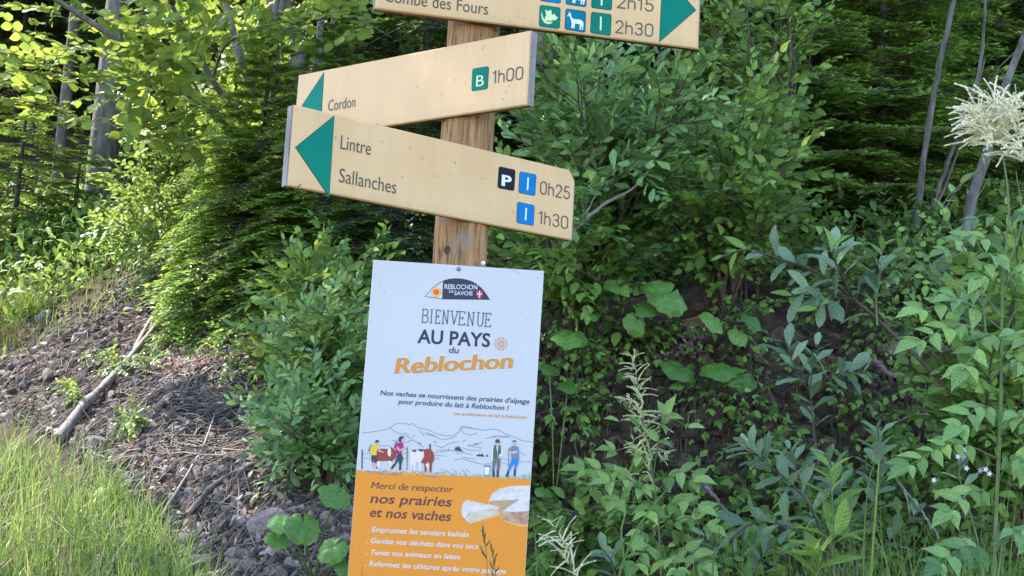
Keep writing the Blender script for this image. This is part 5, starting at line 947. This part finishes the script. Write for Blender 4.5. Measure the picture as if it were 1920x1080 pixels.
root_b = [o for o in bpy.data.objects if o.name.startswith('balsam')][0]
for px, py, c_ in ((1796, 856, 'white_petal'), (1809, 843, 'white_petal'), (1806, 856, 'pink_petal'), (1812, 878, 'white_petal'), (1848, 880, 'white_petal'), (1855, 888, 'white_petal'), (1751, 900, 'white_petal'), (1766, 968, 'white_petal'), (1838, 882, 'pink_petal')):
    p = at(px, py, 3.62); mb = MB()
    for a in range(5): mb.inst(TPL['small'], [frame([math.cos(a*1.257), -.3, math.sin(a*1.257)], [0, -1, .2], p, .009)])
    own(link('flower', mb.mesh('flower', M[c_]), root_b))
# slanting sticks
def stick(label, pp_, r0, r1, m_='deadwood', name='stick', cat='stick'):
    pts = bez([at(*q) for q in pp_], 18); pts[1:-1] += rng.normal(0, r0*.35, pts[1:-1].shape); mb = MB(); mb.tube(pts, np.linspace(r0, r1, len(pts))*(1+.15*np.sin(np.arange(len(pts))*2.1)), 9); o = link(name, mb.mesh(name, M[m_])); tag(o, label, cat); return o
stick('broken root sticking out of the dark hollow', [(1620, 668, 5.55), (1648, 685, 5.45), (1678, 705, 5.35)], .012, .008, 'root', 'broken_root', 'root')
stick('thin bare stick slanting across the bottom right leaves', [(1655, 855, 4.3), (1690, 910, 4.25), (1735, 970, 4.2), (1760, 1010, 4.2)], .006, .004)
stick('curved bare twig across the dark hollow', [(1665, 796, 5.3), (1710, 780, 5.3), (1750, 775, 5.3)], .005, .003)
stick('dead stick leaning in the shade right of the goatsbeard', [(1318, 900, 5.0), (1345, 940, 5.0), (1380, 985, 5.0)], .008, .006)
# ------------------------------------------------------------------ scree: log, sticks, roots, stones
def on_ground(px, py, lift=.02):
    P, h = ground_at(np.array([px], float), np.array([py], float)); p = P[0].copy(); p[2] += lift; return p
def ground_stick(label, pts, r0, r1, m_='deadwood', name='stick', cat='stick', lift=.03, jit=.12):
    q = bez([on_ground(x, y, lift) for x, y in pts], 22); q[:, 2] = np.maximum(q[:, 2], hz(q[:, 0], q[:, 1])+r0*.5); q += rng.normal(0, r0*jit*.5, q.shape)
    mb = MB(); mb.tube(q, np.linspace(r0, r1, len(q))*(1+.12*np.sin(np.arange(len(q))*1.3)+.06*rng.normal(size=len(q))), 10); o = link(name, mb.mesh(name, M[m_])); tag(o, label, cat); return o
ground_stick('long weathered grey log lying down the scree', [(108, 842), (150, 790), (200, 735), (240, 690), (290, 628)], .028, .014, name='log', cat='log', lift=.045)
ground_stick('weathered branch at the top of the scree above the long log', [(250, 668), (278, 615), (300, 590), (340, 575), (400, 590)], .014, .009)
ground_stick('thick grey root lying under the hanging spruce', [(300, 600), (350, 580), (390, 578), (420, 592)], .028, .018, 'root', 'root', 'root')
ground_stick('pale branch near the crest of the scree', [(235, 530), (265, 518), (290, 508), (325, 500)], .013, .008)
ground_stick('short broken stump of wood at the left crest of the scree', [(68, 610), (82, 602), (95, 596)], .03, .026, name='wood_piece', cat='wood')
ground_stick('dark branch crossing the scree towards the sallow', [(400, 800), (450, 770), (520, 750), (570, 730)], .009, .005, 'root')
ground_stick('bare branch lying in the lower scree near the big stone', [(350, 990), (400, 930), (460, 900), (500, 880)], .012, .007, 'root')
ground_stick('thin pale stick upright in the scree below the tangle of roots', [(300, 990), (340, 930), (380, 850), (400, 800)], .007, .004)
# boulder templates
def rock_tpl(seed, flat=.6, res=5):
    r = np.random.default_rng(seed); u = np.linspace(-1, 1, res+1); V = []; Fq = []
    for ax in range(3):
        for sg in (-1, 1):
            b = len(V)
            for a in u:
                for c in u: v = [0, 0, 0]; v[ax] = sg; v[(ax+1) % 3] = a; v[(ax+2) % 3] = c*sg; V.append(v)
            for i in range(res):
                for j in range(res): q = b+i*(res+1)+j; Fq.append([q, q+1, q+res+2, q+res+1][::-1 if sg*sg > 2 else 1])
    V = np.array(V, float); V /= np.linalg.norm(V, axis=1, keepdims=True)**.75
    pl_ = [(unit(r.normal(size=3)), r.uniform(.5, .85)) for _ in range(9)]
    for n, h in pl_: dd = V @ n; V = V-np.where(dd > h, dd-h, 0)[:, None]*n*.92
    V *= np.array([.5, .38, .5*flat]); return V, np.array(Fq), np.zeros((len(V), 2))
RT = [rock_tpl(s, f) for s, f in ((1, .6), (2, .45), (3, .8), (4, .5), (5, .7))]
def stone(label, px, py, wpx, m_='stone', v=0, asp=1., rot=0.):
    P = on_ground(px, py, 0); s_ = wpx/F*P[1]; M_ = Matrix.Translation(P) @ Matrix.Rotation(rot, 4, 'Y') @ Matrix.Rotation(rng.uniform(-.6, .6), 4, 'Z') @ Matrix.Diagonal((s_, s_, s_*asp, 1))
    t = RT[v]; o = link('stone', MB().add(t[0], t[1], 0, rng.random()).mesh('stone', M[m_], False), None, M_); tag(o, label, 'stone')
for a in (('large brown boulder at the left foot of the orange panel', 508, 985, 88, 'stone_red', 2, 1.1, -.7), ('flat brown stone left of the boulder near the bottom', 350, 1020, 56, 'stone_red', 0), ('wide flat slab at the bottom edge of the scree', 385, 1062, 80, 'stone', 1), ('dark angular stone among the roots', 330, 972, 26, 'stone_red', 2), ('reddish block high on the left scree', 88, 712, 38, 'stone_red', 4, 1.2, .6), ('pale grey stone beside the reddish block', 70, 735, 28, 'stone', 0),
          ('grey stone right of the foot of the log', 185, 835, 40, 'stone', 2), ('dark brown triangular stone below the log', 210, 852, 30, 'stone_red', 3), ('bright white stone sticking out of the root tangle', 302, 832, 30, 'stone', 1, 1.3, -.9), ('rounded grey stone below the root tangle', 235, 895, 26, 'stone', 0), ('small round stone left of the rounded grey one', 197, 895, 20, 'stone', 4), ('flat stone above the white stone', 252, 815, 30, 'stone', 1),
          ('dark stone left of the log top', 100, 682, 30, 'stone_red', 3), ('grey slab near the upper right of the log', 245, 585, 30, 'stone', 1), ('pale stone lying under the white stone', 425, 960, 34, 'stone', 0), ('light stone at the bottom left of the boulder', 445, 1045, 44, 'stone', 4), ('brown stone at the very bottom right of the slab', 470, 1075, 50, 'stone_red', 0), ('small pinkish stone at the left crest', 20, 745, 26, 'stone_red', 1)): stone(*a)
def scatter(poly, n, within=None):
    p = np.array(poly, float); x = rng.uniform(p[:, 0].min(), p[:, 0].max(), n*3); y = rng.uniform(p[:, 1].min(), p[:, 1].max(), n*3); k_ = inpoly(x, y, poly); x, y = x[k_][:n], y[k_][:n]; P, h = ground_at(x, y); return P[h]
SC = [(-300, 900), (0, 655), (60, 610), (160, 570), (240, 500), (310, 485), (380, 500), (490, 560), (580, 640), (580, 760), (560, 860), (680, 900), (690, 1200), (200, 1200), (170, 900), (110, 830), (0, 790), (-300, 1000)]
def rand_rot(n, tilt=1.):
    q = rng.normal(0, 1, (n, 4)); q /= np.linalg.norm(q, axis=1, keepdims=True); w_, x, y, z = q.T
    return np.stack([np.stack([1-2*(y*y+z*z), 2*(x*y-z*w_), 2*(x*z+y*w_)], -1), np.stack([2*(x*y+z*w_), 1-2*(x*x+z*z), 2*(y*z-x*w_)], -1), np.stack([2*(x*z-y*w_), 2*(y*z+x*w_), 1-2*(x*x+y*y)], -1)], 1)
def scatter_mesh(name, poly, n, tpls, s0, s1, mt, power=2.2, sink=0.):
    P = scatter(poly, n); mb = MB(); ti = rng.integers(0, len(tpls), len(P)); s_ = s0+(s1-s0)*rng.random(len(P))**power; Rm = rand_rot(len(P)); Ms = np.tile(np.eye(4), (len(P), 1, 1)); Ms[:, :3, :3] = Rm*s_[:, None, None]; Ms[:, :3, 3] = P; Ms[:, 2, 3] -= s_*sink
    for k_ in range(len(tpls)): mb.inst(tpls[k_], Ms[ti == k_])
    return link(name, mb.mesh(name, mt, False), kind='stuff')
R2 = [rock_tpl(s, f, 2) for s, f in ((11, .5), (12, .4), (13, .7), (14, .35))]
scatter_mesh('scree_rubble', SC, 3300, R2, .018, .09, M['stone'], 3)
scatter_mesh('scree_stones', SC, 260, RT, .04, .12, M['stone_red'], 2, .1)
scatter_mesh('scree_gravel', SC, 14000, R2, .010, .040, M['soilcrumb'], 1.5)
scatter_mesh('scree_clods', SC, 4200, R2, .03, .11, M['soilcrumb'], 2.5, .1)
LT = [(330, 560), (400, 560), (520, 600), (560, 660), (500, 700), (400, 690), (320, 720), (290, 660)]
for poly, n, nm in ((LT, 3600, 'leaf_litter'), ([(1040, 620), (1240, 610), (1330, 640), (1300, 690), (1060, 700)], 900, 'bank_leaf_litter'), ([(200, 800), (560, 760), (560, 1080), (260, 1080)], 500, 'scree_leaf_litter')):
    P = scatter(poly, n); nn = ground_normal(P); mb = MB(); mb.inst(TPL['small'], [frame(rv(), nn[i]+rv(.35), P[i]+nn[i]*.012, rng.uniform(.025, .045)) for i in range(len(P))]); link(nm, mb.mesh(nm, M['deadleaf']), kind='stuff')
def root_mass(name, poly, n, L0, L1, r_, mt, dirv, sd=.5, hang=False, lift=.015):
    P = scatter(poly, n); mb = MB()
    for p in P:
        L = rng.uniform(L0, L1); d = np.array(dirv)+rv(sd)*[1, 1, .6]; m_ = 7; t = np.linspace(0, 1, m_)[:, None]; b = rv(.3); q = p+(unit(d)*t+b*t*t*.6)*L
        if not hang: q[:, 2] = hz(q[:, 0], q[:, 1])+lift*(1+1.5*np.sin(t[:, 0]*3.14)*rng.random())
        else: q[:, 1] = np.minimum(q[:, 1], p[1]-.02-.03*t[:, 0])
        mb.tube(q, np.linspace(r_, r_*.5, m_)*rng.uniform(.5, 1.5), 4, cap=False)
    return link(name, mb.mesh(name, mt), kind='stuff')
root_mass('root_tangle', [(230, 760), (300, 700), (400, 690), (560, 700), (560, 800), (520, 870), (330, 900), (240, 840)], 560, .08, .5, .0036, M['root'], (.5, .4, 0), .9)
root_mass('fine_root_litter', SC, 1300, .06, .3, .0028, M['root'], (.5, .6, 0), .8)
root_mass('crest_root_tangle', [(200, 540), (310, 495), (430, 560), (420, 610), (300, 620)], 260, .12, .5, .006, M['root'], (1, .3, 0))
HOL = [(1020, 740), (1200, 700), (1420, 700), (1700, 640), (1780, 680), (1760, 860), (1500, 900), (1250, 900), (1050, 930)]
root_mass('hanging_roots', HOL, 420, .08, .38, .0028, M['root'], (0, -.05, -1), .16, True)
root_mass('hanging_dry_grass', [(1200, 720), (1300, 700), (1310, 850), (1240, 860)], 110, .10, .35, .0014, M['root'], (0, -.05, -1), .12, True)
scatter_mesh('bank_soil_clods', [(1000, 620), (1780, 600), (1800, 1100), (1000, 1100)], 3600, R2, .02, .13, solid('dark_soil', (.10, .07, .045), .95, c2=(.028, .02, .013), scale=20, bump=.8, rand=.5), 2.5, .1)
for a in (('dark boulder bedded in the hollow under the overhang', 1690, 660, 100, 'stone_red', 1), ('shaded round boulder at the foot of the bank behind the goatsbeard', 1315, 945, 60, 'stone_red', 0)): stone(*a)
# moss cushions
for nm, poly in (('moss', [(1050, 680), (1130, 690), (1130, 800), (1060, 810)]), ('mossy_edge', [(1180, 620), (1280, 620), (1240, 680), (1180, 690)]), ('mossy_foot', [(1000, 820), (1045, 850), (1050, 1000), (1000, 1010)]), ('trunk_moss', [(1680, 500), (1790, 490), (1770, 570), (1690, 570)]), ('hollow_moss', [(1700, 560), (1760, 560), (1760, 640), (1700, 640)])):
    P = scatter(poly, 900); nn = ground_normal(P); mb = MB(); mb.inst(BL, [frame(nn[i]+rv(.5), rv(), P[i]+rv(.01), rng.uniform(.02, .05)) for i in range(len(P))]); link(nm, mb.mesh(nm, M['moss']), kind='stuff')
# ------------------------------------------------------------------ grass and undergrowth
def blade_tpl(n, bend, w_=.5):
    V = []; 
    for i in range(n+1):
        t = i/n; ww = w_*(1-t**1.6)+.02; V += [(-ww, t*(1-.25*bend*t), -bend*t*t*.5), (ww, t*(1-.25*bend*t), -bend*t*t*.5)]
    return np.array(V, float), np.array([[2*i, 2*i+1, 2*i+3, 2*i+2] for i in range(n)]), np.zeros((2*n+2, 2))
BT = [blade_tpl(4, .3), blade_tpl(4, .9), blade_tpl(4, 1.5), blade_tpl(3, .1)]
def grass(name, P, h0, h1, wd, mt=None, lean=.25):
    mb = MB(); n = len(P); ti = rng.integers(0, 4, n)
    h = rng.uniform(h0, h1, n); d = np.stack([rng.normal(0, lean, n), rng.normal(0, lean, n), np.ones(n)], 1); d /= np.linalg.norm(d, axis=1, keepdims=True)
    a = rng.uniform(0, 6.28, n); nn = np.stack([np.cos(a), np.sin(a), np.zeros(n)], 1); nn -= d*(nn*d).sum(1, keepdims=True); nn /= np.linalg.norm(nn, axis=1, keepdims=True); x = np.cross(d, nn)
    Ms = np.tile(np.eye(4), (n, 1, 1)); Ms[:, :3, 0] = x*(wd*rng.uniform(.6, 1.3, n))[:, None]; Ms[:, :3, 1] = d*h[:, None]; Ms[:, :3, 2] = nn*h[:, None]; Ms[:, :3, 3] = P
    for k_ in range(4): mb.inst(BT[k_], Ms[ti == k_])
    return link(name, mb.mesh(name, mt or M['grass']), kind='stuff')
GP = [(-500, 850), (0, 850), (110, 900), (180, 1000), (200, 1100), (120, 1900), (-900, 1900)]
P = scatter(GP, 15000); grass('tall_grass', P, .16, .38, .0042)
grass('sparse_grass', scatter([(150, 880), (230, 940), (340, 1060), (430, 1200), (240, 1200), (170, 1000)], 1100), .10, .30, .0035)
P = scatter(GP, 500); mb = MB()   # pale seed heads over the grass
for p in P:
    h = rng.uniform(.3, .48); q = np.array([p, p+[rng.normal(0, .03), rng.normal(0, .03), h*.7], p+[rng.normal(0, .08), rng.normal(0, .06), h]]); mb.tube(q, [.0012, .001, .0022], 3, cap=False)
link('grass_stalks', mb.mesh('grass_stalks', M['straw']), kind='stuff')
CR_ = [(-600, 470), (0, 440), (220, 440), (430, 430), (520, 470), (480, 520), (320, 478), (240, 490), (150, 560), (60, 600), (0, 640), (-600, 900)]
grass('scree_edge_grass', scatter([(-100, 640), (60, 590), (160, 550), (240, 490), (330, 470), (330, 520), (250, 560), (170, 610), (70, 660), (-100, 720)], 700), .06, .2, .004)
grass('crest_grass', scatter(CR_, 9000), .08, .30, .0045)
P = scatter(CR_, 8000); mb = MB(); P[:, 2] += rng.uniform(.02, .32, len(P)); mb.inst(TPL['small'], [frame(rv()+[0, 0, .2], np.array([-.2, -.3, 1])+rv(.4), p, rng.uniform(.04, .09)) for p in P]); link('crest_undergrowth', mb.mesh('crest_undergrowth', M['herb']), kind='stuff')
P = scatter([(0, 430), (450, 420), (430, 500), (0, 560)], 2500); mb = MB(); P[:, 2] += rng.uniform(.1, .5, len(P)); mb.inst(TPL['lance'], [frame(rv()+[0, 0, .5], np.array([-.2, -.4, 1])+rv(.4), p, rng.uniform(.06, .12)) for p in P]); link('meadow_undergrowth', mb.mesh('meadow_undergrowth', M['lime']), kind='stuff')
def tuft(label, px, py, n, h0, h1, mt=None, wd=.004, spread=.06):
    p = on_ground(px, py, 0); P = p+rng.normal(0, 1, (n, 3))*[spread, spread, 0]; P[:, 2] = hz(P[:, 0], P[:, 1]); o = grass('grass_tuft', P, h0, h1, wd, mt, .45); del o['kind']; tag(o, label, 'grass tuft')
tuft('bright green grass tuft on the crest at the left edge', 45, 600, 260, .18, .34)
tuft('dry yellow grass tuft below the bright one at the left edge', 20, 650, 200, .12, .26, M['straw'])
for i, (px, py, lb) in enumerate(((225, 670, 'beside the upper part of the log'), (215, 690, 'left of the log, middle of the scree'), (148, 745, 'on the bare soil left of the log'), (270, 560, 'under the crest roots'), (330, 640, 'among the leaf litter'), (440, 690, 'at the right of the leaf litter'), (260, 790, 'below the log, right side'), (430, 640, 'at the top right of the scree'), (280, 690, 'right of the log'), (500, 660, 'at the edge of the sallow'), (300, 520, 'near the crest branch'))):
    clump('seedling', 'small yellow-green seedling '+lb, 'seedling', px, py, 26 if i != 1 else 36, LI, 9, .5, 60, .07)
# undergrowth covering the shaded bank top and the forest floor near it
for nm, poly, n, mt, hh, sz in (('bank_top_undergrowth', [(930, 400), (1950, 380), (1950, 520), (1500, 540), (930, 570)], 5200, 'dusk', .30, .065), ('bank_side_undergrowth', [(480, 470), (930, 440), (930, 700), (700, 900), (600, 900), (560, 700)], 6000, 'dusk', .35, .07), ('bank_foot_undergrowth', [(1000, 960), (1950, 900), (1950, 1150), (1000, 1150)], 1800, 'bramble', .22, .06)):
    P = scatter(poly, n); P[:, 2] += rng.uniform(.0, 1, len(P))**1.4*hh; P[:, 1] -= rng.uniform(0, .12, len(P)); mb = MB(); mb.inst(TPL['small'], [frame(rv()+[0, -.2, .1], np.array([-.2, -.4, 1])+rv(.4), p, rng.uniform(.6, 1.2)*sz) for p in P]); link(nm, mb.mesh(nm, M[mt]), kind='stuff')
x = rng.uniform(.65, 2.3, 2600); y = rng.uniform(3.0, 4.6, 2600); P = np.stack([x, y, hz(x, y)], 1); grass('foreground_grass', P, .3, .62, .004)
x = rng.uniform(.95, 1.7, 900); y = rng.uniform(3.2, 4.0, 900); P = np.stack([x, y, hz(x, y)], 1); grass('tall_foreground_grass', P, .7, 1.05, .0042)
x = rng.uniform(-.3, .7, 1000); y = rng.uniform(3.4, 4.2, 1000); P = np.stack([x, y, hz(x, y)], 1); grass('post_foot_grass', P, .25, .6, .004)
def tall_blade(label, pp_, m_='grass', w_=.004):
    pts = bez([at(*q) for q in pp_], 14); mb = MB(); mb.tube(pts, np.linspace(w_, w_*.25, len(pts))*np.where(np.arange(len(pts)) % 2, 1, .9), 4); o = link('grass_stalk', mb.mesh('grass_stalk', M[m_])); tag(o, label, 'grass stalk'); return o
tall_blade('green stalk right of the panel foot, left of the goatsbeard', [(1185, 1120, 3.6), (1165, 1010, 3.6), (1172, 960, 3.6), (1170, 850 + 60, 3.6)]); tall_blade('arched green blade crossing the goatsbeard foot', [(1150, 1110, 3.6), (1190, 1000, 3.6), (1240, 930, 3.6), (1262, 905, 3.6)]); tall_blade('bright green blade in front of the willow bush', [(1630, 1120, 3.6), (1640, 980, 3.6), (1648, 870, 3.6), (1646, 862, 3.6)], 'lime', .005); tall_blade('thin tall green stalk left of the bright blade', [(1618, 1120, 3.6), (1622, 980, 3.6), (1630, 900, 3.6), (1642, 862, 3.6)]); tall_blade('green blade at the bottom between goatsbeard and willow', [(1335, 1120, 3.6), (1338, 1050, 3.6), (1350, 985, 3.6)])
tall_blade('thin stalk running up the right edge of the panel', [(1010, 1130, 3.1), (1003, 1000, 3.1), (998, 940, 3.1)], 'grass', .002)
# seeding grass stalk in front of the panel
sg = thing('seeding_grass', 'brown-green seeding grass stalk standing in front of the orange panel', 'grass stalk', tuple(at(912, 1130, 2.95)))
mb = MB(); st = bez([at(915, 1130, 2.95), at(913, 1060, 2.95), at(910, 1020, 2.95), at(906, 984, 2.95)], 14); mb.tube(st, np.linspace(.0016, .0007, len(st)), 5); mb.tube(bez([at(935, 1130, 2.95), at(928, 1070, 2.95), at(921, 1020, 2.95)], 8), .0012, 5); own(link('stem', mb.mesh('stem', M['straw']), sg))
seed = solid('seed_head', (.16, .15, .05), .8, var=.5, scale=200)
for (x0, y0), (x1, y1) in (((906, 1000), (905, 984)), ((907, 1008), (903, 993)), ((908, 1012), (910, 998)), ((909, 1020), (906, 1006)), ((910, 1025), (920, 1012)), ((912, 1048), (899, 1022)), ((913, 1045), (902, 1035)), ((922, 1035), (920, 1017)), ((923, 1045), (926, 1028)), ((924, 1055), (933, 1036)), ((925, 1062), (929, 1048)), ((926, 1070), (917, 1050)), ((927, 1075), (937, 1062)), ((928, 1085), (920, 1068))):
    a = at(x0, y0, 2.949); b = at(x1, y1, 2.945); mb = MB(); mb.tube([a, a*.7+b*.3, a*.3+b*.7, b], [.0006, .0022, .002, .0004], 5); own(link('spikelet', mb.mesh('spikelet', seed), sg))
tall_blade('short green blade at the lower left of the orange panel', [(676, 1130, 3.05), (678, 1085, 3.05), (681, 1058, 3.05)], 'grass', .002)
